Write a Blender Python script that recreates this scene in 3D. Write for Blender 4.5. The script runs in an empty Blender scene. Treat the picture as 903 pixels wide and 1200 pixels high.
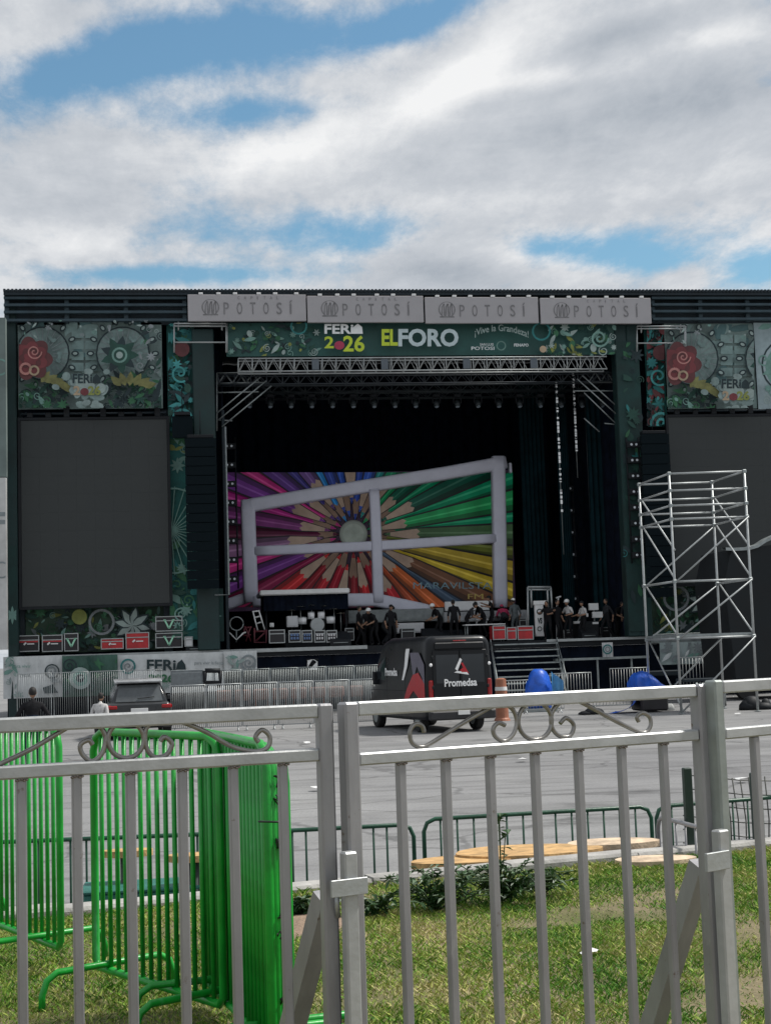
import bpy, math, random
import numpy as np
from mathutils import Vector, Matrix
from mathutils.noise import noise as pnoise
random.seed(7)
sc = bpy.context.scene
COL = sc.collection
# ------------------------------------------------------------------ camera
EYE = Vector((0, 0, 2.3)); FPX = 1700.0
HEAD, PITCH, ROLL = math.radians(7.7), math.atan(166/1700), 0.033
f0 = Vector((math.sin(HEAD), math.cos(HEAD), 0)); r0 = Vector((math.cos(HEAD), -math.sin(HEAD), 0))
CF = (f0*math.cos(PITCH) + Vector((0, 0, 1))*math.sin(PITCH)).normalized()
u0 = r0.cross(CF).normalized()
CR = r0*math.cos(ROLL) - u0*math.sin(ROLL)
CU = u0*math.cos(ROLL) + r0*math.sin(ROLL)
cd = bpy.data.cameras.new('camera'); cam = bpy.data.objects.new('camera', cd); COL.objects.link(cam)
m = Matrix((CR, CU, -CF)).transposed().to_4x4(); m.translation = EYE
cam.matrix_world = m
cd.sensor_fit = 'HORIZONTAL'; cd.sensor_width = 36; cd.lens = 36*FPX/903; cd.clip_start = .05; cd.clip_end = 5000
sc.camera = cam
def ray(px, py): return CF*FPX + CR*(px-451.5) - CU*(py-600)
def P(px, py, y):                      # photograph position -> point on the vertical plane y = const
    d = ray(px, py); return EYE + d*((y-EYE.y)/d.y)
def PD(px, py, D): return EYE + ray(px, py)*(D/FPX)
def G(px, py, z=0.0):                  # photograph position -> point on a level plane
    d = ray(px, py); return EYE + d*((z-EYE.z)/d.z)
# ------------------------------------------------------------------ light
SUN_EL, SUN_AZ = math.radians(56), math.radians(84)     # azimuth from +y towards +x
sd = bpy.data.lights.new('sun', 'SUN'); sd.energy = 3.4; sd.angle = math.radians(7); sd.color = (1, .96, .9)
sun = bpy.data.objects.new('sun', sd); COL.objects.link(sun)
sdir = Vector((math.sin(SUN_AZ)*math.cos(SUN_EL), math.cos(SUN_AZ)*math.cos(SUN_EL), math.sin(SUN_EL)))
sun.rotation_euler = sdir.to_track_quat('Z', 'Y').to_euler(); sun.location = (0, 0, 40)
W = bpy.data.worlds.new('World'); sc.world = W; W.use_nodes = True
def world():
    nt = W.node_tree; N = nt.nodes; L = nt.links; N.clear()
    def nd(t, **k):
        n = N.new(t)
        for a, b in k.items(): setattr(n, a, b)
        return n
    def mth(op, a, b=None, c=None):
        n = nd('ShaderNodeMath', operation=op)
        for i, v in enumerate((a, b, c)):
            if v is None: continue
            if isinstance(v, (int, float)): n.inputs[i].default_value = v
            else: L.new(v, n.inputs[i])
        return n.outputs[0]
    sky = nd('ShaderNodeTexSky', sky_type='NISHITA', sun_disc=False)
    sky.sun_elevation = SUN_EL; sky.sun_rotation = SUN_AZ; sky.air_density = 1.3; sky.dust_density = .6; sky.ozone_density = 1.6
    tc = nd('ShaderNodeTexCoord'); sp = nd('ShaderNodeSeparateXYZ'); L.new(tc.outputs['Generated'], sp.inputs[0])
    x, y, z = sp.outputs
    zz = mth('ADD', mth('MAXIMUM', z, 0.0), .16)
    cb = nd('ShaderNodeCombineXYZ'); L.new(mth('DIVIDE', x, zz), cb.inputs[0]); L.new(mth('DIVIDE', y, zz), cb.inputs[1])
    def noise(scale, det, rough, dist, w):
        mp = nd('ShaderNodeMapping'); mp.inputs['Location'].default_value = (w, w*1.7, w*.3); mp.inputs['Rotation'].default_value = (0, 0, .03)
        mp.inputs['Scale'].default_value = (.85, 1.05, 1) if scale < 5 else (1.25, .75, 1)
        L.new(cb.outputs[0], mp.inputs[0])
        n = nd('ShaderNodeTexNoise'); n.inputs['Scale'].default_value = scale; n.inputs['Detail'].default_value = det
        n.inputs['Roughness'].default_value = rough; n.inputs['Distortion'].default_value = dist
        L.new(mp.outputs[0], n.inputs['Vector']); return n.outputs['Fac']
    az = mth('ARCTAN2', x, y); el = mth('ARCSINE', z)
    ce = nd('ShaderNodeCombineXYZ'); L.new(az, ce.inputs[0]); L.new(el, ce.inputs[1])
    def blob(px, py, sx, sy, rot=0.0):          # a soft elliptical patch of cloud or clear sky
        d = ray(px, py).normalized()
        s = nd('ShaderNodeVectorMath', operation='SUBTRACT'); L.new(ce.outputs[0], s.inputs[0])
        s.inputs[1].default_value = (math.atan2(d.x, d.y), math.asin(d.z), 0)
        r = nd('ShaderNodeVectorRotate', rotation_type='Z_AXIS'); r.inputs['Angle'].default_value = -math.radians(rot); L.new(s.outputs[0], r.inputs[0])
        k = nd('ShaderNodeVectorMath', operation='MULTIPLY'); L.new(r.outputs[0], k.inputs[0]); k.inputs[1].default_value = (1700/sx, 1700/sy, 0)
        ln = nd('ShaderNodeVectorMath', operation='DOT_PRODUCT'); L.new(k.outputs[0], ln.inputs[0]); L.new(k.outputs[0], ln.inputs[1])
        return mth('EXPONENT', mth('MULTIPLY', ln.outputs['Value'], -1.0))
    big = noise(2.0, 9, .60, .1, 3.1); fine = noise(6.0, 12, .66, .15, 9.4); vf = noise(15, 10, .68, .15, 2.2)
    cov = mth('ADD', mth('ADD', mth('MULTIPLY', mth('SUBTRACT', big, .5), 1.3), mth('MULTIPLY', mth('SUBTRACT', fine, .5), 1.5)), mth('MULTIPLY', mth('SUBTRACT', vf, .5), .9))
    cov = mth('ADD', cov, .66)
    for b, w in (((300, 45, 190, 34, 5), -.95), ((90, 85, 130, 30, 18), -.85), ((480, 25, 90, 20, 18), -.7), ((290, 132, 120, 15, 3), -.55), ((30, 25, 90, 20, 8), .5),
                 ((240, 255, 70, 30, -8), -.38), ((385, 275, 80, 26, 0), -.72), ((200, 322, 170, 13, 0), -.8), ((455, 262, 40, 18, 0), -.25),
                 ((735, 302, 95, 22, -6), -.85), ((890, 312, 50, 26, 0), -.95), ((640, 290, 60, 14, 0), -.45), ((800, 322, 60, 12, 20), .45),
                 ((520, 120, 170, 50, 25), .5), ((740, 170, 200, 70, 0), .55), ((100, 220, 140, 40, 0), .3), ((520, 310, 70, 22, 0), .5), ((700, 60, 200, 30, 0), .4), ((90, 300, 90, 14, 0), .35)):
        cov = mth('ADD', cov, mth('MULTIPLY', blob(*b), w))
    cr = nd('ShaderNodeMapRange', interpolation_type='SMOOTHSTEP'); L.new(cov, cr.inputs[0]); cr.inputs[1].default_value = -.14; cr.inputs[2].default_value = .74
    # cloud tone: sunlit white to grey bellies
    tone = mth('ADD', mth('MULTIPLY', mth('SUBTRACT', noise(2.6, 9, .6, .5, 21.0), .5), 1.25), .54)
    tone = mth('ADD', tone, mth('ADD', mth('MULTIPLY', mth('SUBTRACT', fine, .5), .8), mth('MULTIPLY', mth('SUBTRACT', vf, .5), .5)))
    for b, w in (((700, 135, 230, 42, 6), -.34), ((870, 110, 120, 90, 0), -.2), ((760, 190, 220, 30, 0), -.12), ((745, 36, 90, 16, 8), -.45), ((60, 165, 130, 30, 0), -.16), ((100, 245, 160, 40, 0), -.16), ((520, 315, 80, 22, 0), -.5), ((700, 245, 140, 22, 0), -.12),
                 ((540, 90, 130, 26, 32), .5), ((370, 165, 190, 24, 18), .34), ((620, 232, 150, 16, 0), .22), ((860, 40, 60, 16, 0), .4), ((110, 282, 90, 20, 0), .28), ((620, 300, 70, 18, 0), .3), ((640, 90, 80, 12, 0), .3)):
        tone = mth('ADD', tone, mth('MULTIPLY', blob(*b), w))
    rp = nd('ShaderNodeValToRGB'); L.new(tone, rp.inputs[0])
    rp.color_ramp.elements[0].position = 0; rp.color_ramp.elements[0].color = (.32, .355, .40, 1)
    rp.color_ramp.elements[1].position = 1; rp.color_ramp.elements[1].color = (.73, .735, .74, 1)
    e = rp.color_ramp.elements.new(.5); e.color = (.475, .50, .535, 1)
    sc10 = nd('ShaderNodeVectorMath', operation='SCALE'); L.new(rp.outputs[0], sc10.inputs[0]); sc10.inputs['Scale'].default_value = 10
    skc = nd('ShaderNodeVectorMath', operation='MULTIPLY'); L.new(sky.outputs[0], skc.inputs[0]); skc.inputs[1].default_value = (.68, .90, .92)
    mx = nd('ShaderNodeMix', data_type='RGBA'); L.new(cr.outputs[0], mx.inputs[0]); L.new(skc.outputs[0], mx.inputs[6]); L.new(sc10.outputs[0], mx.inputs[7])
    bg = nd('ShaderNodeBackground'); L.new(mx.outputs[2], bg.inputs[0]); bg.inputs[1].default_value = .1
    out = nd('ShaderNodeOutputWorld'); L.new(bg.outputs[0], out.inputs[0])
world()
sc.view_settings.view_transform = 'Standard'; sc.view_settings.look = 'None'
sc.view_settings.exposure = .30; sc.view_settings.gamma = 1; sc.view_settings.use_curve_mapping = False

# ------------------------------------------------------------------ materials
MATS = {}
def mat(name, c, rough=.6, metal=0.0, var=.25, scale=3.0, bump=.15, bs=40, emit=0, stretch=(1, 1, 1), c2=None, spec=.5):
    if name in MATS: return MATS[name]
    M = bpy.data.materials.new(name); M.use_nodes = True; nt = M.node_tree; N = nt.nodes; L = nt.links
    b = N['Principled BSDF']; b.inputs['Roughness'].default_value = rough; b.inputs['Metallic'].default_value = metal
    b.inputs['Specular IOR Level'].default_value = spec
    tc = N.new('ShaderNodeTexCoord'); mp = N.new('ShaderNodeMapping'); mp.inputs['Scale'].default_value = stretch
    L.new(tc.outputs['Object'], mp.inputs[0])
    n = N.new('ShaderNodeTexNoise'); n.inputs['Scale'].default_value = scale; n.inputs['Detail'].default_value = 6; n.inputs['Roughness'].default_value = .62
    L.new(mp.outputs[0], n.inputs['Vector'])
    r = N.new('ShaderNodeValToRGB'); lo, hi = 1-var, 1+var
    if c2 is None: a = [min(1, v*lo) for v in c]; d = [min(1, v*hi) for v in c]
    else: a, d = c, c2
    r.color_ramp.elements[0].position = .3; r.color_ramp.elements[0].color = (*a, 1)
    r.color_ramp.elements[1].position = .7; r.color_ramp.elements[1].color = (*d, 1)
    L.new(n.outputs['Fac'], r.inputs[0]); L.new(r.outputs[0], b.inputs['Base Color'])
    if emit: L.new(r.outputs[0], b.inputs['Emission Color']); b.inputs['Emission Strength'].default_value = emit
    if bump:
        n2 = N.new('ShaderNodeTexNoise'); n2.inputs['Scale'].default_value = bs; n2.inputs['Detail'].default_value = 4; L.new(mp.outputs[0], n2.inputs['Vector'])
        bp = N.new('ShaderNodeBump'); bp.inputs['Strength'].default_value = bump; bp.inputs['Distance'].default_value = .02
        L.new(n2.outputs['Fac'], bp.inputs['Height']); L.new(bp.outputs[0], b.inputs['Normal'])
        mr = N.new('ShaderNodeMapRange'); mr.inputs[3].default_value = max(.05, rough-.12); mr.inputs[4].default_value = min(1, rough+.12)
        L.new(n.outputs['Fac'], mr.inputs[0]); L.new(mr.outputs[0], b.inputs['Roughness'])
    MATS[name] = M; return M
GALV = mat('galvanised_paint', (.23, .228, .24), .40, .35, .16, 9, .05, 60, stretch=(1, 1, .25), c2=(.35, .348, .36))
GALVL = mat('galvanised_rail', (.40, .41, .41), .42, .35, .18, 7, .05, 60)
STEEL = mat('scroll_steel', (.26, .25, .235), .35, .75, .3, 12, .1)
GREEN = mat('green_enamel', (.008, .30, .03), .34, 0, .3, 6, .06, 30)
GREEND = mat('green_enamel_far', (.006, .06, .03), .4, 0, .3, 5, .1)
ALU = mat('aluminium', (.40, .42, .42), .45, .5, .15, 4, .1)
ALUD = mat('weathered_aluminium', (.30, .33, .33), .45, .5, .25, 4, .1)
BLACK = mat('black_cloth', (.005, .008, .016), .95, 0, .5, 2, .3, 12, spec=.1)
BLKP = mat('black_paint', (.008, .010, .013), .6, 0, .4, 5, .1, spec=.3)
ROOFD = mat('roof_dark', (.012, .022, .03), .7, 0, .35, 1.2, .2)
TOWER = mat('tower_green', (.008, .036, .033), .75, 0, .45, .8, .3, 3)
SIGN = mat('sign_grey', (.38, .365, .375), .6, 0, .06, 1.0, .05)
WHITE = mat('white_paint', (.75, .75, .74), .5, 0, .08, 4, .1)
WHITED = mat('white_vinyl', (.62, .62, .63), .5, 0, .12, 1.5, .3, 6)
VINYL = mat('inflatable_white', (.68, .68, .78), .5, 0, .08, 1.0, .25, 2)
RUB = mat('rubber', (.012, .012, .012), .8, 0, .3, 6, .2)
RED = mat('red_case', (.45, .02, .025), .45, 0, .3, 3, .1)
BLUE = mat('blue_tarp', (.01, .10, .55), .45, 0, .35, 3, .6, 9)
ORANGE = mat('orange_plastic', (.36, .14, .08), .5, 0, .2, 3, .1)
def wear(M, col, scale, lo, hi, stretch=(1, 1, 1)):       # chips, scuffs and rust specks
    nt = M.node_tree; N = nt.nodes; L = nt.links; p = N['Principled BSDF']; src = p.inputs['Base Color'].links[0].from_socket
    tc = N.new('ShaderNodeTexCoord'); mp = N.new('ShaderNodeMapping'); mp.inputs['Scale'].default_value = stretch; mp.inputs['Location'].default_value = (3, 7, 1)
    n = N.new('ShaderNodeTexNoise'); n.inputs['Scale'].default_value = scale; n.inputs['Detail'].default_value = 7; n.inputs['Roughness'].default_value = .7
    ge = N.new('ShaderNodeObjectInfo'); ad = N.new('ShaderNodeVectorMath'); ad.operation = 'ADD'; L.new(tc.outputs['Object'], ad.inputs[0]); L.new(ge.outputs['Location'], ad.inputs[1]); L.new(ad.outputs[0], mp.inputs[0]); L.new(mp.outputs[0], n.inputs['Vector'])
    r = N.new('ShaderNodeMapRange'); r.inputs[1].default_value = lo; r.inputs[2].default_value = hi; L.new(n.outputs['Fac'], r.inputs[0])
    x = N.new('ShaderNodeMix'); x.data_type = 'RGBA'; L.new(r.outputs[0], x.inputs[0]); L.new(src, x.inputs[6]); x.inputs[7].default_value = (*col, 1); L.new(x.outputs[2], p.inputs['Base Color'])
wear(GALV, (.13, .09, .06), 22, .64, .72); wear(GALVL, (.16, .12, .09), 20, .65, .74); wear(GALV, (.38, .38, .38), 9, .62, .75, (1, 1, .4))
wear(GREEN, (.03, .06, .04), 24, .64, .72); wear(GREEN, (.10, .42, .18), 7, .60, .78, (1, 1, .3))
SKIN = mat('skin', (.30, .17, .11), .6, 0, .15, 8, .05)
HAIR = mat('dark_hair', (.012, .010, .009), .7, 0, .4, 30, .5)
GLASS = mat('dark_glass', (.02, .025, .03), .08, 0, .1, 3, 0)

# ------------------------------------------------------------------ mesh building
class B:
    def __init__(s): s.v = []; s.f = []; s.mi = []; s.sm = []
    def add(s, vs, fs, m=0, smooth=False):
        o = len(s.v); s.v += [Vector(v) for v in vs]
        for q in fs: s.f.append([i+o for i in q]); s.mi.append(m); s.sm.append(smooth)
        return s
    def box(s, x0, x1, y0, y1, z0, z1, m=0, bev=0):
        if bev:
            return s.cbox(x0, x1, y0, y1, z0, z1, m, bev)
        vs = [(x, y, z) for x in (x0, x1) for y in (y0, y1) for z in (z0, z1)]
        return s.add(vs, [(0, 1, 3, 2), (4, 6, 7, 5), (0, 4, 5, 1), (2, 3, 7, 6), (0, 2, 6, 4), (1, 5, 7, 3)], m)
    def cbox(s, x0, x1, y0, y1, z0, z1, m, b):      # box with chamfered edges
        vs = []; c = [(x0, x1), (y0, y1), (z0, z1)]
        idx = {}
        for i in (0, 1):
            for j in (0, 1):
                for k in (0, 1):
                    e = (i, j, k)
                    for a in range(3):
                        p = [c[t][e[t]] + (0 if t == a else (b if e[t] == 0 else -b)) for t in range(3)]
                        idx[(e, a)] = len(vs); vs.append(p)
        fs = []
        for a in range(3):
            o = [t for t in range(3) if t != a]
            for side in (0, 1):
                q = []
                for (p, r) in ((0, 0), (1, 0), (1, 1), (0, 1)):
                    e = [0, 0, 0]; e[a] = side; e[o[0]] = p; e[o[1]] = r; q.append(idx[(tuple(e), a)])
                fs.append(q)
        for a in range(3):
            o = [t for t in range(3) if t != a]
            for p in (0, 1):
                for r in (0, 1):
                    e0 = [0, 0, 0]; e1 = [0, 0, 0]; e0[a] = 0; e1[a] = 1
                    e0[o[0]] = e1[o[0]] = p; e0[o[1]] = e1[o[1]] = r
                    fs.append([idx[(tuple(e0), o[0])], idx[(tuple(e1), o[0])], idx[(tuple(e1), o[1])], idx[(tuple(e0), o[1])]])
        for i in (0, 1):
            for j in (0, 1):
                for k in (0, 1): fs.append([idx[((i, j, k), a)] for a in range(3)])
        return s.add(vs, fs, m)
    def beam(s, a, b, w, h=None, m=0, up=(0, 0, 1)):
        a = Vector(a); b = Vector(b); h = h or w; d = (b-a).normalized(); up = Vector(up)
        if abs(d.dot(up)) > .98: up = Vector((0, 1, 0)) if abs(d.y) < .9 else Vector((1, 0, 0))
        r = d.cross(up).normalized(); u = r.cross(d)
        vs = []
        for p in (a, b):
            for i, j in ((-1, -1), (1, -1), (1, 1), (-1, 1)): vs.append(p + r*(i*w/2) + u*(j*h/2))
        return s.add(vs, [(0, 1, 2, 3), (7, 6, 5, 4), (0, 4, 5, 1), (1, 5, 6, 2), (2, 6, 7, 3), (3, 7, 4, 0)], m)
    def tube(s, pts, r, n=8, m=0, closed=False, smooth=True):
        pts = [Vector(p) for p in pts]; k = len(pts)
        if k < 2: return s
        rr = r if isinstance(r, (list, tuple)) else [r]*k
        t0 = (pts[1]-pts[0]).normalized(); ref = Vector((0, 0, 1)) if abs(t0.z) < .9 else Vector((1, 0, 0))
        nrm = t0.cross(ref).normalized(); vs = []
        for i, p in enumerate(pts):
            if closed: t = (pts[(i+1) % k]-pts[i-1])
            else: t = pts[min(i+1, k-1)]-pts[max(i-1, 0)]
            if t.length < 1e-9: t = t0
            t.normalize(); nrm = (nrm - t*nrm.dot(t)).normalized(); bi = t.cross(nrm)
            for j in range(n):
                a = 2*math.pi*(j+.5)/n; vs.append(p + (nrm*math.cos(a) + bi*math.sin(a))*rr[i])
        fs = []
        for i in range(k if closed else k-1):
            i2 = (i+1) % k
            for j in range(n): fs.append((i*n+j, i*n+(j+1) % n, i2*n+(j+1) % n, i2*n+j))
        s.add(vs, fs, m, smooth)
        if not closed:
            o = len(s.v)-k*n
            s.f += [[o+j for j in range(n)][::-1], [o+(k-1)*n+j for j in range(n)]]; s.mi += [m, m]; s.sm += [False, False]
        return s
    def ell(s, c, r, nu=12, nv=8, m=0):
        c = Vector(c); vs = [c+Vector((0, 0, r[2]))]
        for i in range(1, nv):
            for j in range(nu):
                a = math.pi*i/nv; b = 2*math.pi*j/nu; vs.append(c+Vector((r[0]*math.sin(a)*math.cos(b), r[1]*math.sin(a)*math.sin(b), r[2]*math.cos(a))))
        vs.append(c-Vector((0, 0, r[2]))); fs = []
        for j in range(nu): fs.append((0, 1+j, 1+(j+1) % nu)); e = 1+(nv-2)*nu; fs.append((len(vs)-1, e+(j+1) % nu, e+j))
        for i in range(nv-2):
            for j in range(nu): a = 1+i*nu; fs.append((a+j, a+nu+j, a+nu+(j+1) % nu, a+(j+1) % nu))
        return s.add(vs, fs, m, True)
    def lathe(s, c, prof, n=16, m=0):
        c = Vector(c); vs = []; k = len(prof)
        for r, z in prof:
            for j in range(n): a = 2*math.pi*j/n; vs.append(c+Vector((r*math.cos(a), r*math.sin(a), z)))
        fs = [(i*n+j, i*n+(j+1) % n, (i+1)*n+(j+1) % n, (i+1)*n+j) for i in range(k-1) for j in range(n)]
        s.add(vs, fs, m, False); o = len(s.v)-k*n
        s.f += [[o+j for j in range(n)][::-1], [o+(k-1)*n+j for j in range(n)]]; s.mi += [m, m]; s.sm += [False, False]
        return s
    def loft(s, secs, m=0, smooth=True, caps=True):
        n = len(secs[0]); vs = [p for q in secs for p in q]
        s.add(vs, [(i*n+j, i*n+(j+1) % n, (i+1)*n+(j+1) % n, (i+1)*n+j) for i in range(len(secs)-1) for j in range(n)], m, smooth)
        o = len(s.v)-len(vs)
        if caps:
            s.f += [[o+j for j in range(n)][::-1], [o+(len(secs)-1)*n+j for j in range(n)]]; s.mi += [m, m]; s.sm += [False, False]
        return s
    def build(s, name, mats, parent=None, center=True, T=None, recalc=True):
        vs = s.v
        if T is not None: vs = [T @ v for v in vs]
        if parent is not None:
            inv = wm(parent).inverted(); vs = [inv @ v for v in vs]
        loc = Vector((0, 0, 0))
        if center and vs:
            xs = [v.x for v in vs]; ys = [v.y for v in vs]; zs = [v.z for v in vs]
            loc = Vector(((min(xs)+max(xs))/2, (min(ys)+max(ys))/2, min(zs))); vs = [v-loc for v in vs]
        me = bpy.data.meshes.new(name); me.from_pydata([tuple(v) for v in vs], [], s.f)
        if not isinstance(mats, (list, tuple)): mats = [mats]
        for q in mats: me.materials.append(q)
        me.polygons.foreach_set('material_index', s.mi); me.polygons.foreach_set('use_smooth', s.sm)
        me.update()
        if recalc and len(s.f) < 60000:
            import bmesh
            bm = bmesh.new(); bm.from_mesh(me); bmesh.ops.recalc_face_normals(bm, faces=bm.faces); bm.to_mesh(me); bm.free()
        o = bpy.data.objects.new(name, me); COL.objects.link(o); o.location = loc
        if parent is not None: o.parent = parent
        return o
def wm(o):
    mm = o.matrix_basis.copy()
    return wm(o.parent) @ mm if o.parent else mm
def tag(o, label, cat, group=None, kind=None):
    o['label'] = label; o['category'] = cat
    if group: o['group'] = group
    if kind: o['kind'] = kind
    return o
def struct(o): o['kind'] = 'structure'; return o
def thing(name, loc, rz, label, cat, group=None):
    o = bpy.data.objects.new(name, None); COL.objects.link(o); o.empty_display_size = .2
    o.location = loc; o.rotation_euler = (0, 0, rz); return tag(o, label, cat, group)
KIDS = {}
def copy_tree(o, parent=None):
    c = o.copy(); COL.objects.link(c); c.parent = parent
    for ch in list(o.children): copy_tree(ch, c)
    return c
def rbox(x0, y0, x1, y1, Y):            # photograph rectangle on plane y=Y -> x0,x1,z0,z1
    ym = (y0+y1)/2; xm = (x0+x1)/2
    return P(x0, ym, Y).x, P(x1, ym, Y).x, P(xm, y1, Y).z, P(xm, y0, Y).z
# ------------------------------------------------------------------ flat print
def clip(poly, r):
    x0, y0, x1, y1 = r
    for ax, lim, sgn in ((0, x0, 1), (0, x1, -1), (1, y0, 1), (1, y1, -1)):
        out = []
        for i in range(len(poly)):
            a = poly[i-1]; b = poly[i]; ia = (a[ax]-lim)*sgn >= 0; ib = (b[ax]-lim)*sgn >= 0
            if ia != ib:
                t = (lim-a[ax])/(b[ax]-a[ax]); out.append((a[0]+(b[0]-a[0])*t, a[1]+(b[1]-a[1])*t))
            if ib: out.append(b)
        poly = out
        if len(poly) < 3: return []
    return poly
FONT = {}
def text2d(body, bold=.03, spacing=1.0):
    k = (body, bold, spacing)
    if k in FONT: return FONT[k]
    c = bpy.data.curves.new('t', 'FONT'); c.body = body; c.size = 1; c.offset = bold; c.space_character = spacing; c.resolution_u = 3
    o = bpy.data.objects.new('t', c); COL.objects.link(o); dg = bpy.context.evaluated_depsgraph_get(); dg.update()
    me = bpy.data.meshes.new_from_object(o.evaluated_get(dg))
    v = [(q.co.x, q.co.y) for q in me.vertices]; f = [list(q.vertices) for q in me.polygons]
    xs = [a for a, b in v]; ys = [b for a, b in v]; w = max(xs)-min(xs); h = max(ys)-min(ys)
    v = [((a-min(xs))/w, (b-min(ys))/h) for a, b in v]
    bpy.data.objects.remove(o); bpy.data.curves.remove(c); bpy.data.meshes.remove(me)
    FONT[k] = (v, f); return FONT[k]
PRINT_KIND = 'stuff'
class Print:
    """flat printed artwork on the plane given by map2(u,v,lift) -> world point"""
    def __init__(s, fn, rect, step=.0015): s.fn = fn; s.r = rect; s.b = B(); s.mats = []; s.layer = 0; s.step = step
    def mi(s, m):
        if m not in s.mats: s.mats.append(m)
        return s.mats.index(m)
    def up(s): s.layer += 1
    def poly(s, pts, m, up=True):
        if up: s.layer += 1
        q = clip(list(pts), s.r)
        if len(q) >= 3: s.b.add([s.fn(a, b, s.layer*s.step) for a, b in q], [list(range(len(q)))], s.mi(m))
    def disc(s, c, rx, m, ry=None, rot=0, n=18, up=True):
        ry = ry or rx; cs, sn = math.cos(rot), math.sin(rot)
        s.poly([(c[0]+rx*math.cos(t)*cs-ry*math.sin(t)*sn, c[1]+rx*math.cos(t)*sn+ry*math.sin(t)*cs) for t in [2*math.pi*i/n for i in range(n)]], m, up)
    def stroke(s, pts, w, m):
        s.layer += 1
        for i in range(len(pts)-1):
            a, b = pts[i], pts[i+1]; dx, dy = b[0]-a[0], b[1]-a[1]; l = math.hypot(dx, dy) or 1; nx, ny = -dy/l*w/2, dx/l*w/2
            s.poly([(a[0]+nx, a[1]+ny), (b[0]+nx, b[1]+ny), (b[0]-nx, b[1]-ny), (a[0]-nx, a[1]-ny)], m, False)
    def ring(s, c, r, w, m, n=22, a0=0, a1=2*math.pi): s.stroke([(c[0]+r*math.cos(a0+(a1-a0)*i/n), c[1]+r*math.sin(a0+(a1-a0)*i/n)) for i in range(n+1)], w, m)
    def spiral(s, c, r, w, m, turns=2, a0=0, sg=1):
        s.stroke([(c[0]+r*(1-t)*math.cos(a0+sg*t*turns*6.283), c[1]+r*(1-t)*math.sin(a0+sg*t*turns*6.283)) for t in [i/28 for i in range(27)]], w, m)
    def leaf(s, a, ang, L, w, m):
        c, n = math.cos(ang), math.sin(ang); pts = []
        for t, k in ((0, 0), (.2, .7), (.45, 1), (.75, .6), (1, 0), (.75, -.6), (.45, -1), (.2, -.7)): pts.append((a[0]+c*t*L-n*k*w/2, a[1]+n*t*L+c*k*w/2))
        s.poly(pts, m)
    def text(s, body, x0, y0, x1, y1, m, bold=.03, flipy=True, slope=0, arc=0, spacing=1.0):
        s.layer += 1; v, f = text2d(body, bold, spacing)
        vs = []
        for a, b in v:
            yy = (y1-(y1-y0)*b) if flipy else (y0+(y1-y0)*b)
            vs.append(s.fn(x0+(x1-x0)*a, yy+slope*(x1-x0)*a-arc*4*a*(1-a), s.layer*s.step))
        s.b.add(vs, f, s.mi(m))
    def build(s, parent, name='print'):
        if s.b.v: s.b.build(name, s.mats, parent, recalc=False)['kind'] = PRINT_KIND
def pm(name, c, e=0): return mat('ink_'+name, c, .65, 0, .28, 1.6, 0, emit=e)
I = dict(dk=pm('dark', (.012, .03, .035)), teal=pm('teal', (.02, .17, .17)), grn=pm('green', (.03, .13, .06)), dgrn=pm('deep_green', (.012, .06, .045)),
         pale=pm('pale', (.30, .38, .36)), mint=pm('mint', (.16, .30, .26)), red=pm('red', (.17, .035, .04)), dred=pm('deep_red', (.10, .028, .03)), pink=pm('pink', (.45, .2, .18)),
         yel=pm('yellow', (.22, .25, .06)), lime=pm('lime', (.36, .50, .05)), wh=pm('white', (.62, .66, .66)), gry=pm('grey', (.22, .25, .26)), ora=pm('orange', (.45, .2, .05)), tan=pm('tan', (.4, .3, .2)), cy=pm('cyan', (.05, .28, .28)))
def yplane(Y): return lambda a, b, l: P(a, b, Y-l)
def foliage_art(p, rect, n, pal, smin, smax, seed):
    rd = random.Random(seed); x0, y0, x1, y1 = rect
    for i in range(n):
        c = (rd.uniform(x0, x1), rd.uniform(y0, y1)); m = I[rd.choice(pal)]; k = rd.random(); s = rd.uniform(smin, smax)
        if k < .45: p.leaf(c, rd.uniform(0, 6.28), s*1.8, s*.6, m)
        elif k < .65: p.spiral(c, s*.7, max(.7, s*.14), m, rd.choice((1.5, 2)), rd.uniform(0, 6), rd.choice((1, -1)))
        elif k < .8: p.disc(c, s*.55, m, s*.4, rd.uniform(0, 3))
        else:
            q = rd.randint(6, 9)
            for j in range(q): p.leaf(c, 6.283*j/q, s*.8, s*.3, m)

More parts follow.
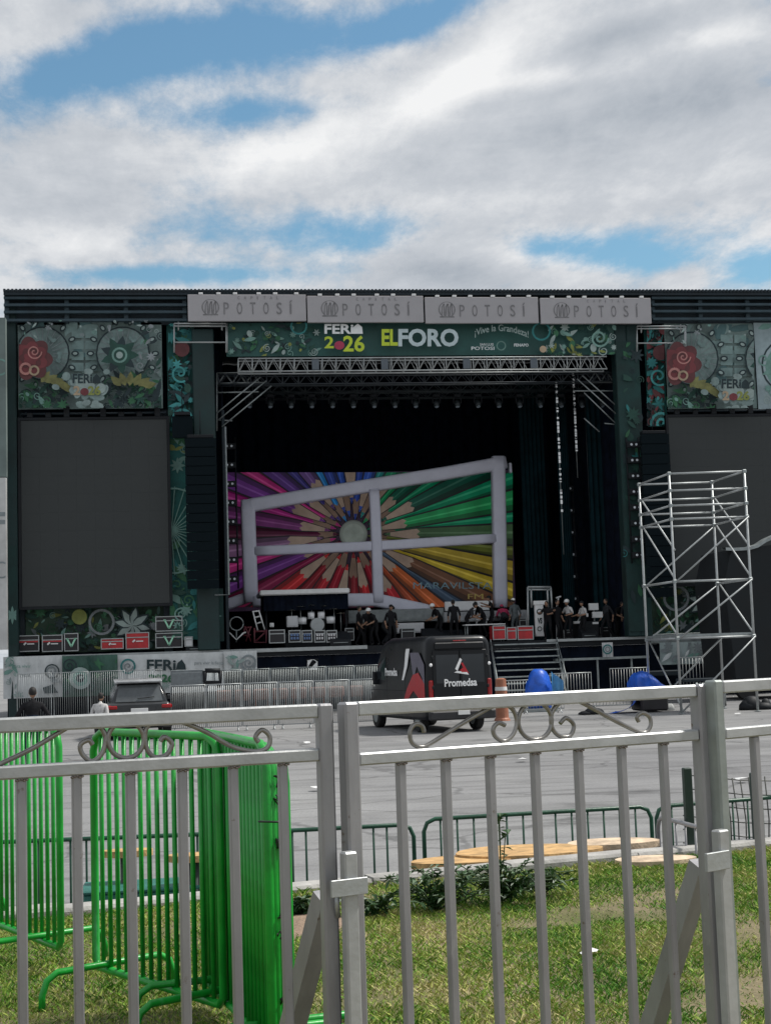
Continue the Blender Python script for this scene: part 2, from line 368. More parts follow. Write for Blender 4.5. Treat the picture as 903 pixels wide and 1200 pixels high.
# ================================================================== SETTING
def lot():
    b = B(); xs = np.concatenate([np.linspace(-400, -40, 8), np.linspace(-36, 44, 41), np.linspace(50, 400, 8)]); ys = np.concatenate([np.linspace(-200, -10, 6), np.linspace(-6, 90, 49), np.linspace(100, 1500, 12)])
    vs = [(x, y, .012*pnoise(Vector((x*.15, y*.15, 0)))) for y in ys for x in xs]; n = len(xs)
    b.add(vs, [(j*n+i, j*n+i+1, (j+1)*n+i+1, (j+1)*n+i) for j in range(len(ys)-1) for i in range(n-1)], 0, True)
    M = bpy.data.materials.new('worn_concrete'); M.use_nodes = True; nt = M.node_tree; N = nt.nodes; L = nt.links; p = N['Principled BSDF']
    tc = N.new('ShaderNodeTexCoord')
    def nz(sc_, st, det=8, r=.65, rot=0):
        mp = N.new('ShaderNodeMapping'); mp.inputs['Scale'].default_value = st; mp.inputs['Rotation'].default_value = (0, 0, rot); L.new(tc.outputs['Object'], mp.inputs[0])
        q = N.new('ShaderNodeTexNoise'); q.inputs['Scale'].default_value = sc_; q.inputs['Detail'].default_value = det; q.inputs['Roughness'].default_value = r; L.new(mp.outputs[0], q.inputs['Vector']); return q.outputs['Fac']
    def ramp(s_, *st):
        q = N.new('ShaderNodeValToRGB'); L.new(s_, q.inputs[0]); e = q.color_ramp.elements
        while len(e) < len(st): e.new(.5)
        for k, (a, c) in enumerate(st): e[k].position = a; e[k].color = (c[0], c[1], c[2], 1) if isinstance(c, tuple) else (c, c, c, 1)
        return q.outputs[0]
    def mul(a, b_):
        q = N.new('ShaderNodeMix'); q.data_type = 'RGBA'; q.blend_type = 'MULTIPLY'; q.inputs[0].default_value = 1; L.new(a, q.inputs[6]); L.new(b_, q.inputs[7]); return q.outputs[2]
    base = ramp(nz(.12, (1, .5, 1), 9), (.3, (.165, .165, .17)), (.7, (.285, .285, .28)))
    c = mul(base, ramp(nz(.35, (.35, 1.6, 1), 9, .7, .12), (.35, .75), (.5, 1.0), (.68, 1.12)))
    c = mul(c, ramp(nz(1.3, (.18, 2.2, 1), 6, .6, .05), (.34, .66), (.47, 1.0)))
    c = mul(c, ramp(nz(22, (1, 1, 1), 5, .7), (.3, .75), (.6, 1.05)))
    vo = N.new('ShaderNodeTexVoronoi'); vo.feature = 'DISTANCE_TO_EDGE'; vo.inputs['Scale'].default_value = .22; vo.inputs['Randomness'].default_value = .85
    wd = N.new('ShaderNodeVectorMath'); wd.operation = 'ADD'; nn_ = N.new('ShaderNodeTexNoise'); nn_.inputs['Scale'].default_value = .9; nn_.inputs['Detail'].default_value = 5; L.new(tc.outputs['Object'], nn_.inputs['Vector']); L.new(tc.outputs['Object'], wd.inputs[0]); L.new(nn_.outputs['Color'], wd.inputs[1]); L.new(wd.outputs[0], vo.inputs['Vector'])
    c = mul(c, ramp(vo.outputs['Distance'], (0, .62), (.006, .66), (.012, 1.0)))
    c = mul(c, ramp(nz(.5, (1, 1, 1), 4, .5, .7), (.30, .68), (.38, 1.0)))
    L.new(c, p.inputs['Base Color']); p.inputs['Roughness'].default_value = .85
    bp = N.new('ShaderNodeBump'); bp.inputs['Strength'].default_value = .4; bp.inputs['Distance'].default_value = .01; L.new(nz(60, (1, 1, 1), 4), bp.inputs['Height']); L.new(bp.outputs[0], p.inputs['Normal'])
    struct(b.build('ground', M, center=False, recalc=False))
lot()
LZ = .8
ea, eb = G(75, 1073, LZ), G(800, 1003, LZ); ed = (eb-ea).normalized(); en = Vector((-ed.y, ed.x, 0))   # lawn edge line, en points away from camera
def lawn():
    n1, n2 = 90, 60; b = B(); vs = []
    L0 = ea-ed*14
    for j in range(n2+1):
        t = j/n2; dist = -13*(1-t)**1.6
        for i in range(n1+1):
            q = L0+ed*(32*i/n1)+en*dist; h = .03*pnoise(Vector((q.x*.7, q.y*.7, 2)))*min(1, -dist*.8); vs.append((q.x, q.y, LZ+h-.01))
    b.add(vs, [(j*(n1+1)+i, j*(n1+1)+i+1, (j+1)*(n1+1)+i+1, (j+1)*(n1+1)+i) for j in range(n2) for i in range(n1)], 0, True)
    M = bpy.data.materials.new('turf_soil'); M.use_nodes = True; nt = M.node_tree; N = nt.nodes; L = nt.links; p = N['Principled BSDF']
    tc = N.new('ShaderNodeTexCoord'); q = N.new('ShaderNodeTexNoise'); q.inputs['Scale'].default_value = 1.1; q.inputs['Detail'].default_value = 8; L.new(tc.outputs['Object'], q.inputs['Vector'])
    r = N.new('ShaderNodeValToRGB'); L.new(q.outputs['Fac'], r.inputs[0]); e = r.color_ramp.elements; e[0].position = .40; e[0].color = (.15, .15, .05, 1); e[1].position = .68; e[1].color = (.34, .26, .17, 1)
    q2 = N.new('ShaderNodeTexNoise'); q2.inputs['Scale'].default_value = 40; q2.inputs['Detail'].default_value = 5; L.new(tc.outputs['Object'], q2.inputs['Vector'])
    mx = N.new('ShaderNodeMix'); mx.data_type = 'RGBA'; mx.blend_type = 'MULTIPLY'; mx.inputs[0].default_value = .45; L.new(r.outputs[0], mx.inputs[6]); L.new(q2.outputs['Fac'], mx.inputs[7]); L.new(mx.outputs[2], p.inputs['Base Color'])
    p.inputs['Roughness'].default_value = .95; bp = N.new('ShaderNodeBump'); bp.inputs['Strength'].default_value = .8; bp.inputs['Distance'].default_value = .03; L.new(q2.outputs['Fac'], bp.inputs['Height']); L.new(bp.outputs[0], p.inputs['Normal'])
    struct(b.build('lawn', M, center=False))
    k = B(); CC = mat('kerb_concrete', (.36, .35, .33), .85, 0, .3, 4, .5, 30)
    for i in range(32):
        a = L0+ed*i; c = L0+ed*(i+.985); q = [a+en*.0, c+en*.0, c+en*.2, a+en*.2]; z1 = LZ+.045+random.uniform(-.01, .01)
        k.add([(v.x, v.y, 0) for v in q]+[(v.x, v.y, z1-.02) for v in q]+[(v.x+(.015*(1 if e_ in (0, 1) else -1))*en.x, v.y+(.015*(1 if e_ in (0, 1) else -1))*en.y, z1) for e_, v in enumerate(q)], [(0, 1, 5, 4), (1, 2, 6, 5), (2, 3, 7, 6), (3, 0, 4, 7), (4, 5, 9, 8), (5, 6, 10, 9), (6, 7, 11, 10), (7, 4, 8, 11), (8, 9, 10, 11)])
    struct(k.build('kerb', CC, center=False))
lawn()
def grass():
    rng = np.random.default_rng(4); n = 430000
    u = rng.uniform(-5.5, 6.5, n); t = -rng.uniform(0, 1, n)**1.0*5.6-.03
    ctr = ea+ed*3.2; BP = G(668, 1075, LZ)
    x = ctr.x+ed.x*u+en.x*t; y = ctr.y+ed.y*u+en.y*t
    fld = np.array([.55*math.exp(-(((a-BP.x)*ed.x+(b-BP.y)*ed.y)/.42)**2-(((a-BP.x)*en.x+(b-BP.y)*en.y)/.33)**2)+pnoise(Vector((a*.9, b*.9, 5)))+.5*pnoise(Vector((a*2.7, b*2.7, 1))) for a, b in zip(x[::1], y[::1])])
    keep = rng.uniform(0, 1, n) < np.clip(1.0-2.6*np.clip(fld-.28, 0, 1), .15, 1); x, y, fld, t = x[keep], y[keep], fld[keep], t[keep]; n = len(x)
    gn = np.array([.03*pnoise(Vector((a*.7, b*.7, 2))) for a, b in zip(x, y)])*np.minimum(1, -t*.8)
    h = rng.uniform(.014, .036, n)*(1-.5*np.clip(fld, 0, 1))*(1+1.1*np.exp(t/.18)*np.clip(.6+2*fld, .2, 1.6)); w = rng.uniform(.0016, .0036, n); a = rng.uniform(0, 6.283, n); lean = rng.uniform(.2, 1.6, n)*h
    b2 = rng.uniform(0, 6.283, n); z = LZ+gn-.015
    co = np.zeros((n, 4, 3)); cx, sx = np.cos(a)*w, np.sin(a)*w; lx, ly = np.cos(b2)*lean, np.sin(b2)*lean
    co[:, 0] = np.stack([x-cx, y-sx, z], 1); co[:, 1] = np.stack([x+cx, y+sx, z], 1)
    co[:, 2] = np.stack([x+cx*.7+lx*.4, y+sx*.7+ly*.4, z+h*.65], 1); co[:, 3] = np.stack([x+lx, y+ly, z+h], 1)
    me = bpy.data.meshes.new('grass'); me.vertices.add(n*4); me.vertices.foreach_set('co', co.ravel())
    idx = (np.arange(n)[:, None]*4+np.array([0, 1, 2, 0, 2, 3])[None]).ravel(); me.loops.add(n*6); me.loops.foreach_set('vertex_index', idx)
    me.polygons.add(n*2); me.polygons.foreach_set('loop_start', np.arange(n*2)*3); me.polygons.foreach_set('loop_total', np.full(n*2, 3)); me.update(calc_edges=True)
    M = bpy.data.materials.new('grass_blade'); M.use_nodes = True; nt = M.node_tree; N = nt.nodes; L = nt.links; p = N['Principled BSDF']
    g = N.new('ShaderNodeNewGeometry'); tc = N.new('ShaderNodeTexCoord'); q = N.new('ShaderNodeTexNoise'); q.inputs['Scale'].default_value = 1.3; q.inputs['Detail'].default_value = 5; L.new(tc.outputs['Object'], q.inputs['Vector'])
    ad = N.new('ShaderNodeMath'); ad.operation = 'MULTIPLY_ADD'; L.new(q.outputs['Fac'], ad.inputs[0]); ad.inputs[1].default_value = 2.0; 
    s2 = N.new('ShaderNodeMath'); s2.operation = 'MULTIPLY_ADD'; L.new(g.outputs['Random Per Island'], s2.inputs[0]); s2.inputs[1].default_value = .75; s2.inputs[2].default_value = -.87; L.new(s2.outputs[0], ad.inputs[2])
    r = N.new('ShaderNodeValToRGB'); L.new(ad.outputs[0], r.inputs[0]); e = r.color_ramp.elements; e[0].position = .1; e[0].color = (.055, .17, .02, 1); e[1].position = 1.0; e[1].color = (.50, .44, .20, 1)
    k = e.new(.42); k.color = (.15, .30, .03, 1); k = e.new(.7); k.color = (.34, .41, .08, 1)
    L.new(r.outputs[0], p.inputs['Base Color']); p.inputs['Roughness'].default_value = .6; p.inputs['Specular IOR Level'].default_value = .25
    me.materials.append(M); o = bpy.data.objects.new('grass', me); COL.objects.link(o)
    tag(o, 'patchy green and yellowed lawn grass in the foreground', 'grass', kind='stuff')
grass()
def weed(px, py, size, n, seed, label, tall=False):
    rd = random.Random(seed); g = G(px, py, LZ); r = thing('weed_plant', g, 0, label, 'plant', 'weeds growing at the lawn edge')
    st = B(); lf = B()
    for i in range(n):
        a = rd.uniform(0, 6.283); le = rd.uniform(.12, 1)*size; hh = rd.uniform(.35, 1)*size*.55; x = math.cos(a)*le; y = math.sin(a)*le*.6
        if tall and i < 3: x *= .2; y *= .2; hh = size*rd.uniform(.9, 1.2)
        pts = [g+Vector((x*t, y*t, hh*math.sin(t*1.9)/math.sin(1.57))) for t in (0, .3, .6, 1)]; st.tube(pts, .004, 4)
        for j in range(16):
            t = rd.uniform(.15, 1.0); k = min(2, int(t*3)); c = pts[k].lerp(pts[k+1], t*3-k)
            d = Vector((rd.uniform(-1, 1), rd.uniform(-1, 1), rd.uniform(-.3, .7))).normalized(); ll = rd.uniform(.035, .075); s = d.cross(Vector((rd.uniform(-.4, .4), rd.uniform(-.4, .4), 1))).normalized()*ll*.2
            dn = Vector((0, 0, -ll*.3)); lf.add([c, c+d*ll*.5+s, c+d*ll+dn, c+d*ll*.5-s], [(0, 1, 2), (0, 2, 3)])
    st.build('stem', mat('weed_stem', (.05, .09, .03), .7), r); o = lf.build('foliage', mat('weed_leaf', (.015, .05, .014), .5, 0, 0, 8, 0, c2=(.05, .12, .03)), r, recalc=False)
weed(440, 1074, .26, 16, 1, 'low dark green weed at the lawn edge just right of the gate latch')
weed(510, 1068, .42, 40, 2, 'dense dark weed clump below the left end of the round tables')
weed(588, 1056, .46, 44, 3, 'tallest weed with an upright stalk rising in front of the tabletops', True)
weed(636, 1048, .28, 18, 4, 'leafy weed right of the tall stalk below the tabletops')
weed(352, 1075, .22, 20, 6, 'small dry weed beside the kerb left of the gate post')
def dirt_mound():
    for (px, py, sx, sy, lab) in ((350, 1085, .36, .22, 'pinkish bare dirt heap beside the gate post'),):
        c = G(px, py, LZ); b = B(); n = 24; vs = [c+Vector((0, 0, .035))]
        for k, rr in enumerate((.35, .7, 1)):
            for i in range(n):
                a = 6.283*i/n; q = 1+.25*pnoise(Vector((math.cos(a)*2, math.sin(a)*2, px))); vs.append(c+Vector((math.cos(a)*sx*rr*q, math.sin(a)*sy*rr*q*1.6, (.03, .02, -.01)[k]+.012*pnoise(Vector((a*3, k, px))))))
        fs = [(0, 1+i, 1+(i+1) % n) for i in range(n)]+[(1+k*n+i, 1+(k+1)*n+i, 1+(k+1)*n+(i+1) % n, 1+k*n+(i+1) % n) for k in range(2) for i in range(n)]
        b.add(vs, fs, 0, True); tag(b.build('bare_soil', mat('dry_soil', (.24, .17, .12), .95, 0, .3, 12, .8, 50)), lab, 'soil', kind='stuff')
dirt_mound()
def litter():
    rd = random.Random(3); spots = [(612, 892, 'white'), (360, 872, 'white'), (372, 926, 'white'), (868, 916, 'white'), (865, 838, 'white'), (690, 1002+120, 'white')]
    for i, (px, py, _) in enumerate(spots):
        g = G(px, py, LZ if py > 1040 else .02); b = B(); s = .06 if py > 1040 else .14
        vs = []; 
        for k in range(7):
            a = 6.283*k/7; vs.append(g+Vector((math.cos(a)*s*rd.uniform(.6, 1), math.sin(a)*s*rd.uniform(.5, 1), .02+rd.uniform(0, s*.3))))
        vs.append(g+Vector((0, 0, .02+s*.35))); b.add(vs, [(k, (k+1) % 7, 7) for k in range(7)])
        tag(b.build('paper_scrap', WHITE), ['crumpled white paper scrap on the tarmac behind the centre bars', 'white paper scrap on the tarmac left of the gate post', 'pale scrap low on the tarmac beside the gate post', 'white scrap on the tarmac right of the double post', 'flattened scrap lying below the black heap', 'small white scrap lying in the grass'][i], 'litter', 'scraps of paper on the ground')
litter()

# ================================================================== FOREGROUND GATES
class Fr:
    def __init__(s, p0, p1):
        s.o = Vector((p0.x, p0.y, 0)); s.d = Vector((p1.x-p0.x, p1.y-p0.y, 0)).normalized(); s.n = Vector((s.d.y, -s.d.x, 0))
        if s.n.dot(CF) > 0: s.n = -s.n                        # n points to the camera
    def sz(s, px, py):
        d = ray(px, py); t = (s.o-EYE).dot(s.n)/d.dot(s.n); q = EYE+d*t; return (q-s.o).dot(s.d), q.z
    def szo(s, px, py, off):
        d = ray(px, py); t = (s.o+s.n*off-EYE).dot(s.n)/d.dot(s.n); q = EYE+d*t; return (q-s.o).dot(s.d), q.z
    def w(s, a, z, off=0): return s.o+s.d*a+s.n*off+Vector((0, 0, z))
    def pw(s, px, py, off=0): a, z = s.sz(px, py); return s.w(a, z, off)
    def root_rz(s): return math.atan2(s.d.y, s.d.x)
FL = Fr(PD(0, 838, 3.2), PD(385, 828, 3.46)); FC = Fr(PD(400, 822, 3.46), PD(825, 803, 4.0)); FR = Fr(PD(835, 799, 3.97), PD(903, 796, 4.12))
def sqbar(fr, a, z0, z1, w, d, off=0):
    b = B(); T = Matrix.Translation(fr.o) @ Matrix.Rotation(fr.root_rz(), 4, 'Z')
    sg = 1 if (Matrix.Rotation(fr.root_rz(), 4, 'Z') @ Vector((0, 1, 0))).dot(fr.n) > 0 else -1
    y = off*sg; b.cbox(a-w/2, a+w/2, y-d/2, y+d/2, z0, z1, 0, min(w, d)*.14); return b, T
def rail(fr, parent, a0, a1, z, h, d, name='rail', off=0, m=None):
    b = B(); T = Matrix.Translation(fr.o) @ Matrix.Rotation(fr.root_rz(), 4, 'Z'); sg = 1 if (Matrix.Rotation(fr.root_rz(), 4, 'Z') @ Vector((0, 1, 0))).dot(fr.n) > 0 else -1
    b.cbox(a0, a1, off*sg-d/2, off*sg+d/2, z-h/2, z+h/2, 0, .004); return b.build(name, m or GALVL, parent, T=T)
RUST = mat('weld_metal', (.20, .17, .15), .6, .4, .4, 60, .3, 90)
def weld(fr, parent, px, z):
    b = B(); a = fr.sz(px, 950)[0]
    for k in range(5): b.ell(fr.w(a-.011+.0055*k, z+.0015*((k*7) % 3-1), .0125), (.0042, .0042, .003), 6, 4)
    b.build('weld_bead', RUST, parent)
def scroll(fr, parent, pts, r=.0058, off=0, closed=False):
    # Catmull-Rom through the traced points
    q = [fr.pw(x, y, off) for x, y in pts]; out = []; n = len(q)
    for i in range(n if closed else n-1):
        p0, p1, p2, p3 = (q[(i-1) % n], q[i], q[(i+1) % n], q[(i+2) % n]) if closed else (q[max(i-1, 0)], q[i], q[i+1], q[min(i+2, n-1)])
        for k in range(6):
            t = k/6; out.append(.5*((2*p1)+(p2-p0)*t+(2*p0-5*p1+4*p2-p3)*t*t+(3*p1-p0-3*p2+p3)*t**3))
    if not closed: out.append(q[-1])
    b = B(); b.tube(out, r, 8, closed=closed); return b.build('scroll', STEEL, parent)
ZB = LZ+.06
# --- left gate
gl = thing('gate_leaf', FL.w(0, LZ), FL.root_rz(), 'left grey tubular gate leaf with scrollwork in front of green barriers', 'gate', 'grey gate leaves and fence panel in the foreground')
zt = (FL.sz(0, 847)[1]+FL.sz(380, 836)[1])/2; zl = (FL.sz(0, 904)[1]+FL.sz(380, 886)[1])/2
aR = FL.sz(384, 1000)[0]
rail(FL, gl, FL.sz(-160, 850)[0], aR-.018, zt, .033, .033, 'top_rail'); rail(FL, gl, FL.sz(-160, 905)[0], aR-.018, zl, .030, .033, 'middle_rail')
rail(FL, gl, FL.sz(-160, 905)[0], aR-.018, LZ+.1, .03, .033, 'bottom_rail')
for px in (-105, -40, 22, 87, 150, 211, 271, 329):
    b, T = sqbar(FL, FL.sz(px+3, 950)[0], LZ+.115, zl-.015, .0215, .0215); b.build('bar', GALV, gl, T=T); weld(FL, gl, px+3, zl-.017)
b, T = sqbar(FL, aR, ZB, zt+.0165, .036, .038); b.build('stile', GALV, gl, T=T)
b, T = sqbar(FL, FL.sz(-160, 905)[0], ZB, zt+.0165, .036, .038); b.build('stile', GALV, gl, T=T)
def cz(pts, z, ox, oy): return [(a/z+ox, b/z+oy) for a, b in pts]
scroll(FL, gl, cz([(-30, 312), (0, 298), (100, 250), (200, 190), (245, 170), (290, 175), (318, 212), (310, 262), (280, 290), (250, 270), (243, 240), (268, 226), (280, 240)], 2.58, 0, 780))
scroll(FL, gl, [(147.5+21*math.cos(t), 867+21.5*math.sin(t)) for t in [6.283*i/12 for i in range(12)]], closed=True)
scroll(FL, gl, cz([(485, 230), (497, 216), (520, 238), (500, 272), (462, 275), (440, 240), (442, 190), (472, 168), (530, 166), (620, 200), (700, 245), (770, 260), (808, 248), (815, 215), (792, 195), (772, 215), (782, 232)], 2.58, 0, 780))
scroll(FL, gl, [(-40, 884), (-16, 872), (-20, 858)])
# --- centre gate
gc = thing('gate_leaf', FC.w(0, LZ), FC.root_rz(), 'centre grey tubular gate leaf with scrollwork in front of the black van', 'gate', 'grey gate leaves and fence panel in the foreground')
zt = (FC.sz(420, 829)[1]+FC.sz(815, 811)[1])/2; zl = (FC.sz(430, 886)[1]+FC.sz(815, 864)[1])/2
aL = FC.sz(411, 950)[0]; aR = FC.sz(826, 950)[0]
rail(FC, gc, aL+.019, aR-.02, zt, .034, .034, 'top_rail'); rail(FC, gc, aL+.019, aR-.02, zl, .030, .034, 'middle_rail'); rail(FC, gc, aL+.019, aR-.02, LZ+.1, .03, .034, 'bottom_rail')
for px in (468, 521, 573, 626, 677, 728, 777):
    b, T = sqbar(FC, FC.sz(px+2, 930)[0], LZ+.115, zl-.015, .0215, .0215); b.build('bar', GALV, gc, T=T); weld(FC, gc, px+2, zl-.017)
b, T = sqbar(FC, aL, ZB, zt+.017, .038, .045); b.build('stile', GALV, gc, T=T)
b, T = sqbar(FC, aR, ZB, zt+.017, .038, .045); b.build('stile', GALV, gc, T=T)
b, T = sqbar(FC, FC.szo(411, 1100, .04)[0], ZB, FC.szo(408, 998, .04)[1], .034, .03, .04); b.build('latch_sleeve', GALVL, gc, T=T)
b, T = sqbar(FC, FC.szo(409, 1040, .06)[0], FC.szo(409, 1050, .06)[1], FC.szo(409, 1030, .06)[1], .095, .008, .06); b.build('latch_plate', ALU, gc, T=T)
b = B(); b.tube([PD(395, 1050, 3.38), PD(395, 1062, 3.38), PD(396, 1075, 3.39)], .006, 8); b.build('latch_pin', ALU, gc)
scroll(FC, gc, cz([(555, 222), (548, 200), (525, 194), (508, 218), (515, 255), (545, 270), (580, 255), (700, 180), (800, 128), (842, 140), (860, 180), (850, 225), (820, 250), (790, 235), (783, 208), (800, 190), (822, 198)], 2.82, 300, 780))
scroll(FC, gc, [(626.5+19.5*math.cos(t), 845+22*math.sin(t)) for t in [6.283*i/12 for i in range(12)]], closed=True)
scroll(FC, gc, cz([(212, 190), (232, 172), (257, 195), (245, 230), (212, 232), (187, 205), (184, 160), (208, 125), (250, 112), (300, 130), (400, 185), (480, 220), (507, 202), (506, 170), (482, 155), (464, 168), (470, 184)], 2.796, 580, 780))
b = B(); b.beam(PD(382, 1050, 3.62), PD(310, 1330, 3.85), .05, .05); b.build('brace', GALV, gc)
b = B(); b.beam(PD(822, 1012, 4.14), PD(728, 1320, 4.4), .055, .05); b.build('brace', GALV, gc)
# --- right panel
gr = thing('fence_section', FR.w(0, LZ), FR.root_rz(), 'grey fence panel at the right edge with a greenish square post', 'fence', 'grey gate leaves and fence panel in the foreground')
zt = FR.sz(880, 803)[1]; zl = FR.sz(880, 857)[1]; a0 = FR.sz(841, 900)[0]
GP = mat('greenish_galvanised', (.28, .31, .295), .45, .4, .2, 6, .05, 50)
rail(FR, gr, a0+.021, FR.sz(1060, 800)[0], zt, .034, .034, 'top_rail'); rail(FR, gr, a0+.021, FR.sz(1060, 800)[0], zl, .03, .034, 'middle_rail'); rail(FR, gr, a0+.021, FR.sz(1060, 800)[0], LZ+.1, .03, .034, 'bottom_rail')
for px in (888, 944, 1000): b, T = sqbar(FR, FR.sz(px, 950)[0], LZ+.115, zl-.015, .023, .023); b.build('bar', GALV, gr, T=T)
b, T = sqbar(FR, a0, ZB, zt+.02, .036, .040); b.build('post', GP, gr, T=T)
b, T = sqbar(FR, FR.szo(850, 1100, .045)[0], ZB, FR.szo(846, 972, .045)[1], .042, .03, .045); b.build('latch_sleeve', GALVL, gr, T=T)
b, T = sqbar(FR, FR.szo(840, 1008, .067)[0], FR.szo(842, 1020, .067)[1], FR.szo(842, 998, .067)[1], .09, .01, .067); b.build('latch_plate', ALU, gr, T=T)
# ================================================================== GREEN CROWD BARRIERS ON THE LAWN
def to_cam(lat, D): q = f0*D + r0*lat; return Vector((q.x, q.y, LZ))
def hoop(b, c, dirn, half, h, r=.016):
    pts = []
    for s, z in ((-1, 0), (-1, h-.09), (-.93, h-.03), (-.78, h), (0, h), (.78, h), (.93, h-.03), (1, h-.09), (1, 0)): pts.append(c+dirn*(s*half)+Vector((0, 0, z)))
    b.tube(pts, r, 8)
def crowd_barrier(p0, p1, nb, H, label, group, z0=.12, r=.018, rb=.009, mt=None, foot=.33, feet=(.12, .88), zb=LZ, name='crowd_barrier', fh=None):
    mt = mt or GREEN; d = (p1-p0); Lg = d.length; d.normalize(); n = Vector((-d.y, d.x, 0)); o = Vector((p0.x, p0.y, zb))
    root = thing(name, o, math.atan2(d.y, d.x), label, 'barrier', group)
    c = .09; pts = []
    q = lambda s, z: o+d*s+Vector((0, 0, z))
    for s, z in ((0, z0+.03), (0, H-c), (c*.3, H-c*.3), (c, H), (Lg-c, H), (Lg-c*.3, H-c*.3), (Lg, H-c), (Lg, z0+.03), (Lg-.03, z0), (.03, z0)): pts.append(q(s, z))
    b = B(); b.tube(pts, r, 10, closed=True); b.build('frame', mt, root)
    base = None
    for i in range(nb):
        s = Lg*(i+1)/(nb+1)
        if base is None:
            b = B(); b.tube([q(s, z0), q(s, (z0+H)/2), q(s, H)], rb, 6); base = b.build('bar', mt, root); s_0 = s
        else:
            k = base.copy(); COL.objects.link(k); k.parent = root; k.location = base.location+Vector((s-s_0, 0, 0))
    for s in feet:
        b = B(); hoop(b, q(Lg*s, 0), n, foot, fh or (z0+.03)); b.build('leg', mt, root)
    return root
GG = 'green crowd barriers parked on the lawn'
kD = lambda px, py, down: down*1700/(py-(766-(px-451)*.033))
def lawnpt(px, py, down=1.38):
    D = kD(px, py, down); return to_cam((px-451.5)/1700*D, D)
b2a, b2b = lawnpt(104, 1122), lawnpt(249, 1166)
crowd_barrier(b2a, b2b, 14, 1.185, 'green tube barrier with upright bars on the lawn beside the solid green stack', GG, rb=.0105)
dd = (b2b-b2a).normalized(); nn = Vector((dd.y, -dd.x, 0))
b1b = lawnpt(64, 1102); b1a = b1b-(lawnpt(64, 1102)-lawnpt(0, 1078)).normalized()*1.9
crowd_barrier(b1a, b1b, 22, 1.185, 'leftmost green tube barrier on the lawn behind the left gate leaf', GG, rb=.0105)
s0, s1 = to_cam(-.845*1.0, 6.45), to_cam(-.46, 5.3)
sdn = (s1-s0).normalized(); spn = Vector((-sdn.y, sdn.x, 0))
if spn.dot(r0) < 0: spn = -spn
for i, lab in enumerate(('innermost green barrier of the tightly packed edge-on stack', 'second green barrier of the packed edge-on stack', 'third green barrier of the packed edge-on stack', 'fourth green barrier of the packed edge-on stack', 'outermost green barrier of the packed stack, nearest the gate post')):
    off = spn*(.020*i)-sdn*(.012*i)
    o = crowd_barrier(s0+off, s1+off, 19, 1.185-(.0, .012, .028, .045, .055)[i], lab, GG, rb=.0125, feet=((.12, .88) if i == 0 else ((.85,) if i == 4 else ())))
TAP = mat('cable_tie', (.01, .02, .012), .5)
for z, k in ((1.06, 3), (.98, 2), (.84, 4), (.6, 3), (.5, 3), (.27, 2)):
    b = B(); rd = random.Random(int(z*100)); c0 = s1+spn*.052+Vector((0, 0, z))
    for j in range(k): b.tube([c0+Vector((rd.uniform(-.03, .02), rd.uniform(-.03, 0), rd.uniform(-.03, .03))) for _ in range(4)], .0035, 5)
    b.build('cable_tie', TAP, o)
b = B(); b.tube([PD(303, 963, 5.1), PD(322, 963.5, 5.05), PD(336, 963, 5.1)], .004, 5); b.build('wire', TAP, o)
# ================================================================== THINGS ALONG THE KERB
KG = 'dark green barriers along the far side of the kerb'
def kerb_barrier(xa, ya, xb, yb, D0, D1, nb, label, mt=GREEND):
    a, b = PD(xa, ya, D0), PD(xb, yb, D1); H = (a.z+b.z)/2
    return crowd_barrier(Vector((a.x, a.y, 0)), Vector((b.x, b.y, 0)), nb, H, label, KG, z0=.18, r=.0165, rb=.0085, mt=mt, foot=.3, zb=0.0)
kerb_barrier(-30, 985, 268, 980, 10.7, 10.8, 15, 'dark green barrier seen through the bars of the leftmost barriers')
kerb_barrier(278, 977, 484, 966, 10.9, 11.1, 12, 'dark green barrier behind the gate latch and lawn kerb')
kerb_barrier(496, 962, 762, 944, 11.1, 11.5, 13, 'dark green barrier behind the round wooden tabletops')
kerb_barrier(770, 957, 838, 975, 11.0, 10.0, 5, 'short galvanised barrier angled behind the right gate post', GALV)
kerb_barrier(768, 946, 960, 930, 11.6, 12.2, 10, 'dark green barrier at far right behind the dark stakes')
OSB = mat('wood_board', (.50, .31, .13), .75, 0, .5, 9, .3, 60, stretch=(1, 3, 1)); OSBP = mat('pale_board', (.56, .43, .30), .75, 0, .45, 8, .3, 60)
WG = 'round wooden tables along the kerb'
def wood_table(x0, x1, py, D, m, lab, ztop=None, legs=True, yr=.55):
    c = PD((x0+x1)/2, py, D); hw = (x1-x0)/2*D/1700; root = thing('round_table', (c.x, c.y, 0), 0, lab, 'table', WG)
    rd = random.Random(int(x0)); n = 30; b = B(); ring = []
    for i in range(n): a = 6.283*i/n; q = 1+.04*math.sin(3*a+x0)+rd.uniform(-.012, .012); ring.append((c.x+hw*q*math.cos(a), c.y+hw*yr*q*math.sin(a)))
    b.loft([[(x, y, c.z-.045) for x, y in ring], [(x, y, c.z) for x, y in ring]], smooth=False); b.build('tabletop', m, root)
    if legs:
        b = B(); b.tube([(c.x, c.y, 0), (c.x, c.y, c.z-.046)], .05, 10, 0); b.build('pedestal', mat('dark_drum', (.03, .045, .04), .6), root)
        for i in range(3): a = 2.1*i; b = B(); b.beam((c.x, c.y, .08), (c.x+.3*math.cos(a), c.y+.3*math.sin(a), .02), .04); b.build('foot', GREEND, root)
wood_table(481, 602, 1007, 10.15, OSB, 'lowest orange wood round table at the left of the row')
wood_table(530, 704, 996, 10.4, OSB, 'largest orange wood round table in the middle of the row')
wood_table(662, 772, 986, 10.7, OSBP, 'pale wood oval table at the right of the row')
wood_table(120, 178, 996, 10.3, OSB, 'orange wood table seen through the green barrier bars, left one', legs=True)
wood_table(196, 262, 1001, 10.1, OSB, 'orange wood table seen beside the solid green barrier stack', legs=True)
